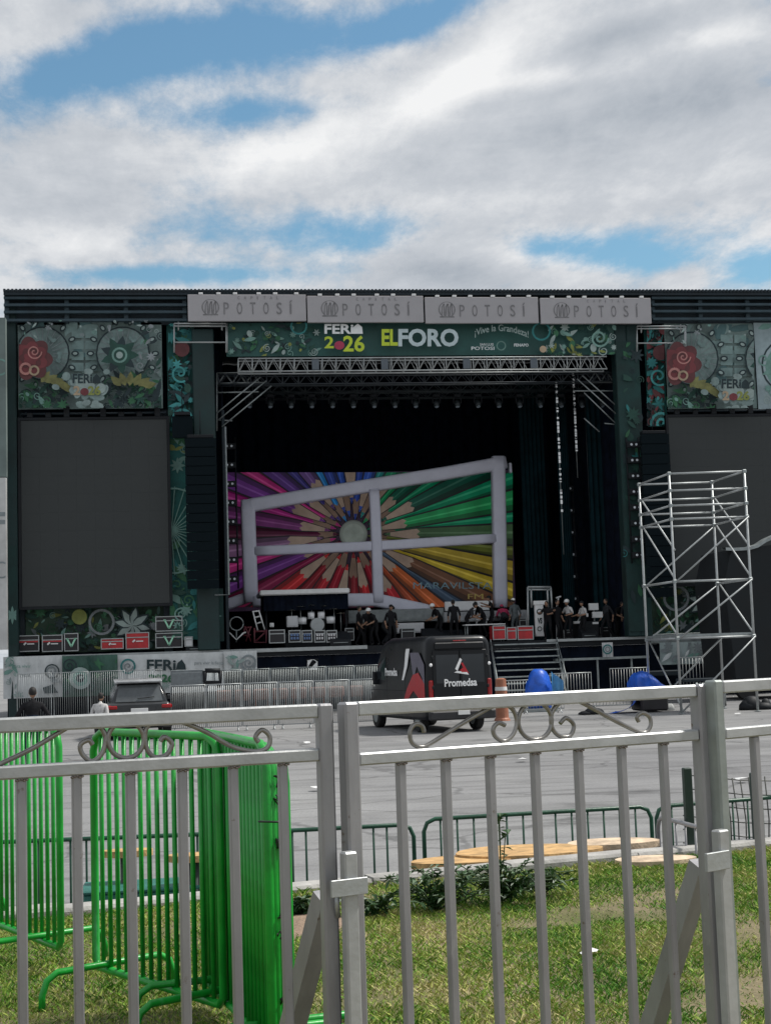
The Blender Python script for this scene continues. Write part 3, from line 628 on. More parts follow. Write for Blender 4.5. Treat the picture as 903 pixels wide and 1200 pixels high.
wood_table(718, 815, 1006, 10.0, OSBP, 'pale plank slab lying beside the kerb right of the tables', legs=True)
def crate(px, py, D, w, h, d, m, lab):
    c = PD(px, py, D); r = thing('crate', (c.x, c.y, c.z-h), 0, lab, 'crate'); z = c.z
    b = B(); b.cbox(c.x-w/2, c.x+w/2, c.y-d/2, c.y+d/2, z-h, z-.03, 0, .01); b.build('bin', m, r)
    b = B(); b.cbox(c.x-w/2-.02, c.x+w/2+.02, c.y-d/2-.02, c.y+d/2+.02, z-.028, z, 0, .01); b.build('rim', m, r)
    for s in (-1, 1): b = B(); b.cbox(c.x+s*w*.3-.02, c.x+s*w*.3+.02, c.y-d/2+.02, c.y+d/2-.02, 0, z-h-.002, 0, .004); b.build('leg', GREEND, r)
crate(180, 1035, 9.75+.45, .95, .36, .4, mat('teal_plastic', (.03, .16, .13), .5), 'teal plastic bin behind the green tube barrier')
def drum(px, py, D, rr, h, lab):
    c = PD(px, py, D); b = B(); b.lathe((c.x, c.y, 0), [(rr, 0), (rr, c.z-.03), (rr*1.06, c.z-.03), (rr*1.06, c.z), (rr*.85, c.z), (rr*.8, c.z-.03)], 20)
    tag(b.build('metal_drum', mat('dark_drum', (.03, .045, .04), .6)), lab, 'drum')
drum(645, 1012, 10.9, .3, 1, 'dark metal drum standing beneath the pale oval tabletop')
def stake(px, y0, y1, D, lab):
    a = PD(px, y0, D); b = B(); b.cbox(a.x-.03, a.x+.03, a.y-.03, a.y+.03, 0, a.z, 0, .006); b.build('post', mat('black_green_paint', (.012, .03, .022), .6, 0, .3), None)
    o = COL.objects[-1]; o.name = 'fence_stake'; tag(o, lab, 'post', 'dark stakes by the kerb')
stake(804, 900, 1000, 10.6, 'dark square stake left of the double gate post'); stake(883, 906, 1000, 10.8, 'dark square stake at the right edge behind the fence bar')
def mesh_fence():
    r = thing('mesh_fence', PD(875, 1000, 12), 0, 'leaning wire mesh panel between the stakes at far right', 'fence')
    WIRE = mat('rusty_wire', (.12, .12, .11), .6, .5)
    for i in range(9):
        a = PD(848+i*9.5, 910+((i*7) % 5), 12.0); c = PD(858+i*8.5, 1010, 12.1); b = B(); b.tube([a, a.lerp(c, .5)+Vector((.02, 0, 0)), c], .006, 4); b.build('wire', WIRE, r)
    for j in range(6):
        a = PD(800, 908+j*16, 12.0); c = PD(940, 916+j*17, 12.1); b = B(); b.tube([a, a.lerp(c, .5)+Vector((0, 0, -.02)), c], .006, 4); b.build('wire', WIRE, r)
mesh_fence()
# ================================================================== PEOPLE
def lofted_person(loc, face, label, pose, shirt, trousers, hat=None, hatc=None, scale=1.0, name='person', hair=True, group='crew at work on the stage'):
    lean = math.radians(pose.get('lean', 0)); R = Matrix.Rotation(face, 4, 'Z'); base = Matrix.Translation(loc) @ R @ Matrix.Scale(scale, 4)
    dz = 0.0; kn = pose.get('crouch', 0.0)
    hip = .95-.42*kn; pv = Vector((0, 0, hip))
    def up(x, y, z): # upper body point given relative to the pelvis, bent forward (towards -y)
        c, s = math.cos(lean), math.sin(lean); return pv+Vector((x, y*c-z*s, z*c+y*s))
    V = [pv, up(0, 0, .2), up(0, -.005, .38), up(0, 0, .5), up(0, -.015, .58)]; Rr = [(.145, .11), (.125, .095), (.16, .105), (.055, .055), (.05, .05)]
    E = [(0, 1), (1, 2), (2, 3), (3, 4)]; reg = ['t', 's', 's', 'k']
    for sd in (-1, 1):
        arm = pose.get('armL' if sd < 0 else 'armR', (.06, 0, -.52))   # wrist relative to the shoulder, x outwards
        sh = up(sd*.19, 0, .43); wr = sh+Vector((sd*arm[0], arm[1], arm[2])); mid = (sh+wr)/2; L = (wr-sh).length; bend = math.sqrt(max(0, .285**2-(L/2)**2))
        el = mid+Vector((sd*.45, .75, -.45)).normalized()*bend
        i = len(V); V += [sh, el, wr]; Rr += [(.062, .062), (.045, .045), (.03, .03)]; E += [(2, i), (i, i+1), (i+1, i+2)]; reg += ['s', 's', 'k' if pose.get('short', True) else 's']
        st = pose.get('stride', .08)*sd; hp = pv+Vector((sd*.09, 0, -.04)); an = Vector((sd*(.12+pose.get('spread', 0)), st, .08))
        mid = (hp+an)/2; L = (an-hp).length; bend = math.sqrt(max(0, .445**2-(L/2)**2)); kp = mid+Vector((sd*.15, -1, .1)).normalized()*bend
        i = len(V); V += [hp, kp, an, an+Vector((sd*.02, -.15, -.04))]; Rr += [(.088, .088), (.06, .06), (.042, .042), (.038, .03)]; E += [(0, i), (i, i+1), (i+1, i+2), (i+2, i+3)]; reg += ['t', 't', 't', 'b']
    me = bpy.data.meshes.new('p'); me.from_pydata([tuple(v) for v in V], E, []); o = bpy.data.objects.new('p', me); COL.objects.link(o)
    sk = o.modifiers.new('s', 'SKIN'); sk.use_smooth_shade = True
    for i, q in enumerate(me.skin_vertices[0].data): q.radius = (Rr[i][0]*1.13, Rr[i][1]*1.13); q.use_root = (i == 0)
    ss = o.modifiers.new('b', 'SUBSURF'); ss.levels = 1; ss.render_levels = 1
    dg = bpy.context.evaluated_depsgraph_get(); dg.update(); ev = bpy.data.meshes.new_from_object(o.evaluated_get(dg)); bpy.data.objects.remove(o); bpy.data.meshes.remove(me)
    b = B(); vs = [v.co.copy() for v in ev.vertices]; SK, S, T, SH = 0, 1, 2, 3; code = dict(k=0, s=1, t=2, b=3)
    for pl in ev.polygons:
        c = pl.center; best = 9; rg = 's'
        for (i, j), g in zip(E, reg):
            a, d = V[i], V[j]-V[i]; t = max(0, min(1, (c-a).dot(d)/max(1e-6, d.length_squared))); q = (c-(a+d*t)).length-.5*(Rr[i][0]+Rr[j][0])*.5
            if q < best: best = q; rg = g
        b.f.append(list(pl.vertices)); b.mi.append(code[rg]); b.sm.append(True)
    b.v = vs; bpy.data.meshes.remove(ev)
    # head with face, ears, fingers joined on to the same body mesh
    hc = up(0, -.03, .70); b.ell(hc, (.078, .095, .118), 14, 10, 0); b.ell(hc+Vector((0, -.094, -.012)), (.013, .018, .022), 6, 5, 0); b.ell(hc+Vector((0, -.088, -.052)), (.024, .008, .007), 6, 4, 4)
    for sd in (-1, 1):
        b.ell(hc+Vector((sd*.078, .005, -.005)), (.012, .022, .032), 6, 5, 0); b.ell(hc+Vector((sd*.03, -.086, .012)), (.012, .008, .008), 6, 4, 5)
    for k in (7, 14):
        wr = V[k]; el = V[k-1]; d = (wr-el).normalized(); sd = 1 if k == 14 else -1
        s = d.cross(Vector((0, -1, 0.2))).normalized(); n = s.cross(d)
        b.tube([wr-d*.01, wr+d*.045, wr+d*.09], [.026, .036, .036], 8, 0)
        for q, (off, ll) in enumerate(((-.027, .065), (-.009, .078), (.009, .074), (.027, .058))): a = wr+d*.085+s*off; b.tube([a, a+d*ll*.5+n*.004, a+d*ll*.85+n*.02, a+d*ll*.95+n*.035], [.009, .0085, .008, .006], 5, 0)
        a = wr+d*.03+s*(-.03); b.tube([a, a-s*.025+d*.03+n*.01, a-s*.03+d*.06+n*.02], [.011, .01, .007], 5, 0)
    sm = lambda nm, c: mat('cloth_'+nm, c, .9, 0, .3, 10, .4, 30, spec=.2)
    root = thing(name, loc, face, label, 'person', group)
    b.build('body', [SKIN, sm(*shirt), sm(*trousers), RUB, mat('lips', (.25, .09, .07), .5), mat('eyes', (.03, .03, .03), .2)], root, T=base, recalc=False)
    hb = B(); k = hc+Vector((0, .012, .022))
    if hat == 'helmet':
        hb.ell(k+Vector((0, 0, .035)), (.105, .125, .105), 14, 8); hb.ell(k+Vector((0, -.03, 0)), (.118, .16, .018), 14, 4); hb.build('helmet', hatc or WHITE, root, T=base)
    elif hat == 'cap':
        hb.ell(k+Vector((0, 0, .03)), (.09, .108, .085), 14, 8); hb.ell(k+Vector((0, -.1, .03)), (.06, .09, .012), 10, 4); hb.build('cap', hatc or WHITE, root, T=base)
    if hair or hat is None:
        hb = B(); hb.ell(hc+Vector((0, .016, .022)), (.088, .097, .11), 14, 10); hb.build('hair', HAIR, root, T=base)
    return root
NOIR = ('black', (.012, .012, .014)); DK = ('dark_grey', (.03, .032, .036)); GR = ('grey_work', (.10, .115, .12)); WT = ('off_white', (.5, .49, .48)); JN = ('navy', (.02, .03, .05)); PK = ('pink', (.5, .05, .12))
# ================================================================== STAGE
YS = 62.0
ZD = (P(20, 768, YS).z+P(650, 751.5, YS).z)/2     # deck height
XL = P(-14, 700, YS).x; XR = P(960, 700, YS).x
def stage():
    st = thing('concert_stage', (P(450, 800, YS).x, YS, 0), 0, 'large dark outdoor festival stage with wide roof and raised deck', 'stage')
    X0 = P(8, 760, YS).x
    b = B(); b.box(X0, XR, YS, 77, ZD-.32, ZD); b.build('deck', BLKP, st)
    b = B(); b.cbox(X0, P(430, 755, YS).x, YS-.10, YS-.003, ZD-.14, ZD+.02, 0, .01); b.build('deck_edge', ALU, st)
    b = B(); b.cbox(P(640, 755, YS).x, P(762, 755, YS).x, YS-.10, YS-.003, ZD-.10, ZD+.02, 0, .01); b.build('deck_edge', ALU, st)
    b = B(); b.cbox(P(762, 755, YS).x, XR, YS-.12, YS-.003, ZD-.30, ZD+.1, 0, .01); b.build('deck_edge', ALUD, st)
    # skirt: hanging folds of black cloth
    x = X0; k = 0; b = B(); n = 260; w = (XR-X0)/n
    vs = []
    for i in range(n+1):
        yy = YS+.12+.05*math.sin(i*.9)+.03*math.sin(i*2.3); vs += [(X0+i*w, yy, ZD-.33), (X0+i*w, yy+.05*math.sin(i*1.3), .02)]
    b.add(vs, [(2*i, 2*i+2, 2*i+3, 2*i+1) for i in range(n)], 0, True); b.build('skirt', BLACK, st)
    # lower ledge
    x0, x1, z0, z1 = rbox(650, 770, 760, 773, YS-.5); b = B(); b.box(x0, x1, YS-.55, YS-.1, z0, z0+.1); b.build('ledge', ALUD, st)
    for px in (660, 700, 740): a = P(px, 771, YS-.5); b = B(); b.beam((a.x, YS-.4, 0), (a.x, YS-.4, z0-.003), .08); b.build('ledge_post', ALUD, st)
    # black enclosing drapes: back, sides
    zt = P(450, 345, 61).z
    b = B(); n = 300; vs = []; xa, xb = P(200, 600, 76).x, P(800, 600, 76).x
    for i in range(n+1): yy = 76+.12*math.sin(i*.7); vs += [(xa+(xb-xa)*i/n, yy, ZD), (xa+(xb-xa)*i/n, yy, zt)]
    b.add(vs, [(2*i, 2*i+2, 2*i+3, 2*i+1) for i in range(n)], 0, True); b.build('back_drape', BLACK, st)
    for xs_ in (P(262, 600, 63).x, P(728, 600, 63).x):
        b = B(); vs = []
        for i in range(61): xx = xs_+.1*math.sin(i*1.1); vs += [(xx, 63+i*13/60, ZD), (xx, 63+i*13/60, zt)]
        b.add(vs, [(2*i, 2*i+2, 2*i+3, 2*i+1) for i in range(60)], 0, True); b.build('side_drape', BLACK, st)
    # leg drapes on the right-hand wing
    for (p0, p1, y) in ((612, 640, 70), (655, 668, 67), (690, 726, 66)):
        b = B(); vs = []; xa, xb = P(p0, 600, y).x, P(p1, 600, y).x
        for i in range(31): yy = y+.08*math.sin(i*1.2); vs += [(xa+(xb-xa)*i/30, yy, ZD), (xa+(xb-xa)*i/30, yy, P(600, 450, y).z)]
        b.add(vs, [(2*i, 2*i+2, 2*i+3, 2*i+1) for i in range(30)], 0, True); b.build('leg_drape', mat('teal_black_cloth', (.006, .022, .028), .9, 0, .5, 1, .3, spec=.1), st)
    # roof slab and fascia
    zr = P(450, 339.5, 61.2).z; xa, xb = P(4, 338, 61.2).x, P(990, 338, 61.2).x
    b = B(); b.box(xa, xb, 61.2, 77, zr-.22, zr); b.build('roof', ROOFD, st)
    zf = P(450, 376, 61.3).z
    for (pa, pb) in ((4, 219), (764, 990)):
        fx0, fx1 = P(pa, 355, 61.3).x, P(pb, 355, 61.3).x
        b = B(); b.box(fx0, fx1, 61.9, 61.98, zf, zr-.225); b.build('fascia', ROOFD, st)
        for t in (.02, .34, .62, .9):
            b = B(); z = zf+(zr-.26-zf)*t; b.cbox(fx0, fx1, 61.35, 61.55, z, z+.13, 0, .02); b.build('fascia_rail', mat('roof_rail', (.03, .055, .07), .5, .2), st)
        n = 3 if pa < 100 else 4
        for i in range(n+1):
            x = fx0+.1+(fx1-fx0-.2)*i/n; b = B(); b.cbox(x-.1, x+.1, 61.56, 61.74, zf, zr-.23, 0, .02); b.build('fascia_post', mat('roof_rail', (.03, .055, .07), .5, .2), st)
    b = B(); b.box(P(219, 355, 61.3).x, P(764, 355, 61.3).x, 61.95, 62.1, zf-.1, zr-.225); b.build('fascia', ROOFD, st)
    # corrugated roof edge
    b = B(); n = 230
    for i in range(n): x = xa+(xb-xa)*i/n; b.box(x, x+(xb-xa)/n*.55, 61.1, 61.198, zr-.1, zr+.012)
    o = b.build('roof_ribs', ROOFD, st); o['kind'] = 'stuff'
    # tower columns
    COLR = mat('tower_column', (.006, .028, .028), .6, 0, .4, .6, .2, 5)
    for (p0, p1, t0, t1) in ((8, 20, 358, 762), (228, 254, 385, 752), (728, 742, 380, 745), (742, 756, 380, 745)):
        x0, x1, _, z1 = rbox(p0, t0, p1, t1, YS-.3); b = B(); b.cbox(x0, x1, YS-.3, YS+.4, ZD+.022 if p0 > 10 else 0, z1, 0, .04); b.build('tower_column', COLR, st)
    for p0, p1 in ((18, 28), (190, 200), (262, 266)):
        x0, x1, z0, z1 = rbox(p0, 480, p1, 762, YS+.5); b = B(); b.cbox(x0, x1, YS+.45, YS+.9, ZD, z1, 0, .03); b.build('tower_post', ROOFD, st)
    # closing walls behind side screens
    for p0, p1 in ((19, 263), (727, 985)):
        x0, x1, z0, z1 = rbox(p0, 374, p1, 765, YS+1.2); b = B(); b.box(x0, x1, YS+1.2, YS+1.3, ZD, P(100, 360, YS+1).z); b.build('side_wall', BLACK, st)
stage()
def truss(name, a, b_, s, nb, label, group=None, mt=ALU, r=.035, cat='truss', zig=True, plate=()):
    a, b_ = Vector(a), Vector(b_); root = thing(name, a, 0, label, cat, group); d = (b_-a).normalized(); u = Vector((0, 0, 1)) if abs(d.z) < .8 else Vector((1, 0, 0))
    v = d.cross(u).normalized(); u = v.cross(d); s2 = s/2; L = (b_-a).length
    for i in (-1, 1):
        for j in (-1, 1): q = B(); q.tube([a+u*i*s2+v*j*s2, b_+u*i*s2+v*j*s2], r, 6); q.build('chord', mt, root)
    for k in range(nb):
        t0, t1 = a+d*L*k/nb, a+d*L*(k+1)/nb; tm = (t0+t1)/2
        for j in (-1, 1):
            q = B(); q.tube([t0-u*s2+v*j*s2, t0+u*s2+v*j*s2], r*.7, 5); q.build('upright', mt, root)
            if k in plate: q = B(); q.box(t0.x+.15, t1.x-.15, t0.y-s2-.02, t0.y-s2+.02, t0.z-s2*.8, t0.z+s2*.8); q.build('panel', mat('panel_grey', (.1, .12, .14), .6), root); break
            if zig: q = B(); q.tube([t0-u*s2+v*j*s2, tm+u*s2+v*j*s2, t1-u*s2+v*j*s2], r*.6, 5); q.build('diagonal', mt, root)
    return root
# front truss + darker lower truss + corner gussets
a = P(279, 428, YS-.4); c = P(709, 427, YS-.4); zz = (a.z+c.z)/2
truss('stage_truss', (a.x, YS-.35, zz), (c.x, YS-.35, zz), .56, 27, 'long pale front truss under the printed stage banner', mt=ALU, plate=(5, 10, 16, 21))
a = P(256, 444, YS+.8); c = P(728, 444, YS+.8); zz = (a.z+c.z)/2
truss('stage_truss', (a.x, YS+.8, zz), (c.x, YS+.8, zz), .42, 26, 'dark lower truss just behind the pale front truss', mt=mat('dark_truss', (.05, .06, .07), .5, .3), r=.03)
def gusset(pts, lab):
    r = thing('corner_brace', P(*pts[0][0], YS-.1), 0, lab, 'truss', 'diagonal corner braces of the stage mouth')
    for i, (p, q) in enumerate(pts): b = B(); b.tube([P(*p, YS+.1+i*.09), P(*q, YS+.1+i*.09)], .03, 6); b.build('tube', ALUD, r)
gusset([((254, 484), (305, 442)), ((256, 492), (312, 446)), ((260, 500), (318, 452)), ((255, 460), (303, 459)), ((254, 437), (254, 505)), ((254, 492), (272, 493)), ((254, 437), (310, 436)), ((254, 449), (310, 448)),
        ((256, 449), (264, 437)), ((264, 437), (272, 449)), ((272, 449), (280, 437)), ((280, 437), (288, 449)), ((288, 449), (296, 437)), ((296, 437), (304, 449))], 'diagonal corner brace at the top left of the stage mouth')
gusset([((676, 444), (726, 489)), ((682, 440), (727, 480)), ((684, 460), (722, 497)), ((672, 458), (727, 458)), ((727, 436), (727, 499)), ((708, 496), (728, 498)), ((680, 436), (727, 436)), ((680, 447), (727, 448)), ((684, 490), (702, 506)),
        ((690, 447), (697, 436)), ((697, 436), (704, 447)), ((704, 447), (711, 436)), ((711, 436), (718, 447)), ((718, 447), (725, 436))], 'diagonal corner brace at the top right of the stage mouth')
def speaker_frame(x0, y0, x1, y1, lab):
    r = thing('rigging_frame', P(x0, y1, YS-.7), 0, lab, 'frame', 'white rigging frames above the tower columns')
    ps = [((x0, y0), (x1, y0)), ((x0, y0+3), (x1, y0+3)), ((x0, (y0+y1)/2+5), (x1, (y0+y1)/2+5)), ((x0, y0), (x0, y1)), ((x1, y0), (x1, y1)), ((x0+5, y0-2), (x0+5, y0+8)), ((x1-5, y0-2), (x1-5, y0+8)), ((x1+1, y0), (x1+1, y1))]
    for i, (p, q) in enumerate(ps): b = B(); b.tube([P(*p, YS-.7+.02*i), P(*q, YS-.7+.02*i)], .035, 6); b.build('tube', ALU, r)
speaker_frame(204, 379, 265, 413, 'white rigging frame above the left tower column'); speaker_frame(746, 382, 802, 412, 'white rigging frame above the right tower column')
# lighting rig inside
LRG = mat('rig_dark', (.035, .045, .05), .5, .3)
for j, (py, y) in enumerate(((455, 65), (462, 68.5))):
    a, c = P(275, py, y), P(715, py, y); zz = (a.z+c.z)/2
    truss('lighting_truss', (a.x, y, zz), (c.x, y, zz), .35, 22, ('front dark lighting truss under the stage roof', 'rear dark lighting truss under the stage roof')[j], 'dark lighting trusses inside the roof', mt=LRG, r=.028)
def lamp_unit():
    r = thing('moving_head_light', (0, 0, 0), 0, '', 'stage light', 'dark moving head lights hanging under the roof')
    b = B(); b.cbox(-.16, .16, -.12, .12, -.14, 0, 0, .02); b.build('base', BLKP, r)
    b = B(); b.beam((-.17, 0, -.12), (-.17, 0, -.42), .04, .1); b.beam((.17, 0, -.12), (.17, 0, -.42), .04, .1); b.build('yoke', BLKP, r)
    b = B(); b.tube([(0, .1, -.28), (0, 0, -.4), (0, -.08, -.58)], [.1, .14, .12], 10); b.build('lamp_head', LRG, r)
    b = B(); b.tube([(0, -.085, -.59), (0, -.09, -.60)], .09, 10); b.build('lens', mat('lens', (.25, .3, .35), .1), r); return r
lu = lamp_unit()
for i in range(18):
    o = lu if i == 0 else copy_tree(lu); px = 292+i*24.3; q = P(px, 462, 65); o.location = (q.x, 65, q.z)
    o['label'] = '%s dark stage light from the left under the front lighting truss' % ('first second third fourth fifth sixth seventh eighth ninth tenth eleventh twelfth thirteenth fourteenth fifteenth sixteenth seventeenth eighteenth'.split()[i])
# POTOSI signs
SK_ = I['gry']; DKT = mat('sign_letter', (.19, .185, .19), .6)
for k, (x0, x1, t0, t1, lab) in enumerate(((220, 358.5, 345, 376, 'leftmost grey POTOSÍ roof sign'), (360, 496, 346.5, 377.5, 'second grey POTOSÍ roof sign from the left'), (498, 630.5, 348, 378.5, 'third grey POTOSÍ roof sign from the left'), (633, 762.5, 349, 379, 'rightmost grey POTOSÍ roof sign'))):
    Y = 61.0; X0, X1, Z0, Z1 = rbox(x0, t0, x1, t1, Y); r = thing('roof_sign', ((X0+X1)/2, Y, Z0), 0, lab, 'sign', 'grey POTOSÍ signs along the roof edge')
    b = B(); b.cbox(X0, X1, Y, Y+.15, Z0, Z1, 0, .015); b.build('sign_board', SIGN, r)
    fn = lambda u, v, l: Vector((X0+(X1-X0)*u, Y-.004-l, Z0+(Z1-Z0)*v)); asp = (X1-X0)/(Z1-Z0)
    p = Print(fn, (0, 0, 1, 1)); cx = .19
    e = lambda pts: [(cx+a/asp, .52+b_) for a, b_ in pts]
    p.stroke(e([(.3*math.cos(t), .3*math.sin(t)) for t in [-1.2+5.5*i/24 for i in range(25)]]), .012, DKT)
    p.stroke(e([(-.28, -.28), (.28, -.28)]), .05, DKT)
    for q in (-.15, 0, .15): p.stroke(e([(q-.05, -.25), (q-.03, .1), (q+.04, .22), (q+.05, -.25)]), .01, DKT)
    for j, ch in enumerate('POTOSÍ'):
        u0 = .30+j*.112; p.text(ch, u0, .25, u0+(.022 if ch == 'Í' else .045), .78 if ch == 'Í' else .70, DKT, .005, flipy=False)
    if k != 2:
        for j, ch in enumerate('CAPITAL'): p.text(ch, .42+j*.055, .82, .42+j*.055+(.006 if ch == 'I' else .018), .93, DKT, 0, flipy=False)
    p.build(r, 'lettering')
    for j, t in enumerate((.11, .26, .40, .60, .74, .92)):
        b = B(); x = X0+(X1-X0)*t; b.cbox(x-.09, x+.09, Y-.02, Y+.12, Z1+.003, Z1+.09, 0, .01); b.build('clamp', WHITE, r)
# header banner
def banner():
    Y = YS-.25; X0, X1, Z0, Z1 = rbox(265, 378, 722, 416.5, Y); r = thing('stage_banner', ((X0+X1)/2, Y, Z0), 0, 'long dark green EL FORO banner across the top of the stage mouth', 'banner')
    b = B(); b.box(X0, X1, Y, Y+.05, Z0, Z1); b.build('cloth', mat('banner_green', (.02, .085, .075), .6, 0, .35, .5, .2, 3), r)
    p = Print(yplane(Y-.006), (266, 378, 721.5, 417))
    foliage_art(p, (268, 379, 372, 415), 80, ['grn', 'dgrn', 'mint', 'yel', 'pale', 'dk'], 2.5, 9, 5)
    foliage_art(p, (640, 381, 720, 417), 70, ['grn', 'mint', 'pale', 'yel', 'dgrn'], 2.5, 9, 8)
    p.ring((350, 382), 9, 2, I['teal']); p.ring((634, 388), 10, 2.2, I['teal']); p.disc((636, 409), 4, I['tan']); p.spiral((702, 396), 11, 2.4, I['mint'], 2)
    wh, li = mat('banner_white', (.78, .8, .8), .5, var=.05), mat('banner_lime', (.5, .62, .03), .5, var=.1)
    p.text('FERi', 380, 379.5, 414, 391, wh, .03); p.poly([(413, 391), (414, 383), (419, 379), (424, 383), (425, 391)], wh)
    p.text('2', 380, 394, 391, 408, li, .025); p.disc((397.5, 404.5), 6, mat('heart_red', (.4, .03, .08), .5), 5); p.text('26', 402, 393, 427, 412, li, .025)
    p.text('EL', 447, 385.5, 466, 405, li, .035); p.text('FORO', 466.5, 385, 537, 406, mat('banner_silver', (.5, .6, .62), .5, var=.15), .035)
    p.text('¡Vive la Grandeza!', 556, 386, 619, 396, I['pale'], .01, arc=7, slope=.03)
    p.text('SAN LUIS', 562, 402, 578, 405, I['wh'], .02); p.text('POTOSI', 552, 406, 579, 410, I['wh'], .02); p.ring((587, 405), 5, 1.3, I['mint']); p.text('FENAPO', 602, 402.5, 619, 406, I['wh'], .03)
    p.build(r)
banner()
def poster(Y, rect, name, lab, group, base, draw, thick=.05, cat='banner'):
    X0, X1, Z0, Z1 = rbox(*rect, Y); r = thing(name, ((X0+X1)/2, Y, Z0), 0, lab, cat, group)
    b = B(); b.box(X0, X1, Y, Y+thick, Z0, Z1); b.build('cloth', base, r)
    ins = (rect[0]+1, rect[1]+1, rect[2]-1, rect[3]-1); p = Print(yplane(Y-.006), ins); draw(p, ins); p.build(r); return r
PB = mat('poster_teal_grey', (.15, .21, .20), .7, 0, .5, .7, .2, 2)
def big_art(ox, oy, full=True):
    def d(p, R):
        for k in range(40): p.disc((random.uniform(R[0], R[2]), random.uniform(R[1], R[1]+60)), random.uniform(6, 16), random.choice((PB, PB, mat('poster_mist', (.19, .28, .27), .7, 0, .4, .9, 0), mat('poster_blue', (.075, .15, .155), .7, 0, .4, .9, 0))), random.uniform(4, 9), random.uniform(0, 3))
        for q in range(5): 
            for w in range(2): p.poly([(ox+80+w*16, oy+14+q*13), (ox+94+w*16, oy+14+q*13), (ox+94+w*16, oy+24+q*13), (ox+80+w*16, oy+24+q*13)], mat('poster_mist', (.19, .28, .27), .7))
        for cx in (ox+46, ox+140):
            p.disc((cx, oy+42), 30, mat('poster_wheel', (.17, .24, .23), .7, 0, .45, 1.2, 0)); p.ring((cx, oy+42), 31, 1.6, I['dk']); [p.stroke([(cx+12*math.cos(t), oy+42+12*math.sin(t)), (cx+30*math.cos(t), oy+42+30*math.sin(t))], .7, I['gry']) for t in [6.283*k/24 for k in range(24)]]; [p.disc((cx+rq*math.cos(k*1.3), oy+42+rq*math.sin(k*1.3)), 3.4, mat('poster_mist', (.19, .28, .27), .7), 2.2, k) for k in range(12) for rq in (20,)]
            for k in range(14): a = 6.283*k/14; p.disc((cx+38*math.cos(a), oy+42+38*math.sin(a)), 4.6, I['dk'], 3.2, a); p.disc((cx+38*math.cos(a), oy+42+38*math.sin(a)), 2.6, I['pale'], 1.6, a)
        foliage_art(p, (ox+8, oy+78, ox+72, oy+106), 70, ['dgrn', 'grn', 'dk', 'dgrn', 'grn', 'mint'], 4, 11, 3); foliage_art(p, (ox+118, oy+76, ox+186, oy+106), 76, ['dgrn', 'grn', 'dk', 'dgrn', 'dk'], 4, 11, 4); foliage_art(p, (ox+6, oy, ox+186, oy+30), 26, ['gry', 'mint', 'pale', 'gry'], 2, 5, 14); foliage_art(p, (ox+160, oy+10, ox+186, oy+80), 20, ['dgrn', 'grn', 'gry', 'dk'], 4, 9, 15)
        YD = mat('poster_ochre', (.17, .17, .06), .7, 0, .5, 2, 0); [p.leaf((ox+44+5*k, oy+76), -.9+.35*k, 17, 9, YD) for k in range(6)]; [p.leaf((ox+138+5*k, oy+80), -2.4+.45*k, 17, 9, YD) for k in range(6)]
        # red flower bloom
        for rr, m_ in ((27, 'dred'), (21, 'red'), (14, 'dred'), (9, 'red')):
            for k in range(7): a = 6.283*k/7+rr; p.disc((ox+32+rr*.42*math.cos(a), oy+48+rr*.42*math.sin(a)), rr*.55, I[m_], rr*.38, a)
        p.spiral((ox+36, oy+40), 9, 1.6, I['pink'], 2); p.ring((ox+26, oy+60), 6, 3, I['pink']); p.ring((ox+36, oy+62), 5, 2.4, I['tan'])
        # dark bloom on the second wheel
        for k in range(9): a = 6.283*k/9; p.leaf((ox+136, oy+44), a, 23, 12, I['dk' if k % 2 else 'dgrn'])
        p.disc((ox+136, oy+44), 13, I['dgrn']); p.ring((ox+136, oy+44), 8, 2.4, I['mint']); p.disc((ox+136, oy+44), 4, I['pale'])
        rg = random.Random(9); gl_ = [mat('poster_g1', (.19, .26, .25), .7, 0, .3, 3, 0), mat('poster_g2', (.23, .30, .29), .7, 0, .3, 3, 0), mat('poster_glow', (.28, .35, .33), .7, 0, .2, 3, 0)]
        for k in range(46): t = k/46; p.disc((ox+97+rg.gauss(0, 1)*(17-11*t), oy+82+rg.gauss(0, 1)*(15-9*t)), rg.uniform(3, 8), gl_[min(2, int(t*3))], rg.uniform(3, 6), rg.uniform(0, 3), 10)
        p.text('FERi', ox+81, oy+66, ox+104, oy+77, I['dk'], .03); p.poly([(ox+104, oy+77), (ox+105, oy+70), (ox+109, oy+66), (ox+113, oy+70), (ox+114, oy+77)], I['dk'])
        p.text('2', ox+82, oy+80, ox+90, oy+91, I['tan'], .04); p.disc((ox+95, oy+87), 5, I['red'], 4.4); p.text('26', ox+99, oy+80, ox+114, oy+91, I['yel'], .04)
    return d
poster(YS-.1, (21, 374, 190, 479), 'side_poster', 'upper left wing poster with red flower and FERIA 2026 lettering', 'printed panels over the side screens', PB, big_art(4, 372))
poster(YS-.1, (780, 379, 884, 479), 'side_poster', 'upper right wing poster with red flower and FERIA 2026 lettering', 'printed panels over the side screens', PB, big_art(764, 378))
def wheelart(p, R):
    p.disc((R[0]+40, 430), 30, I['mint']); p.ring((R[0]+38, 428), 32, 2, I['dk']); foliage_art(p, R, 22, ['pale', 'mint', 'gry', 'dk'], 6, 14, 12)
poster(YS-.2, (885.5, 378, 960, 479), 'side_poster', 'pale wing poster cut off by the right edge of the picture', 'printed panels over the side screens', mat('poster_pale', (.3, .38, .4), .7, 0, .3, .8, .2, 2), wheelart)
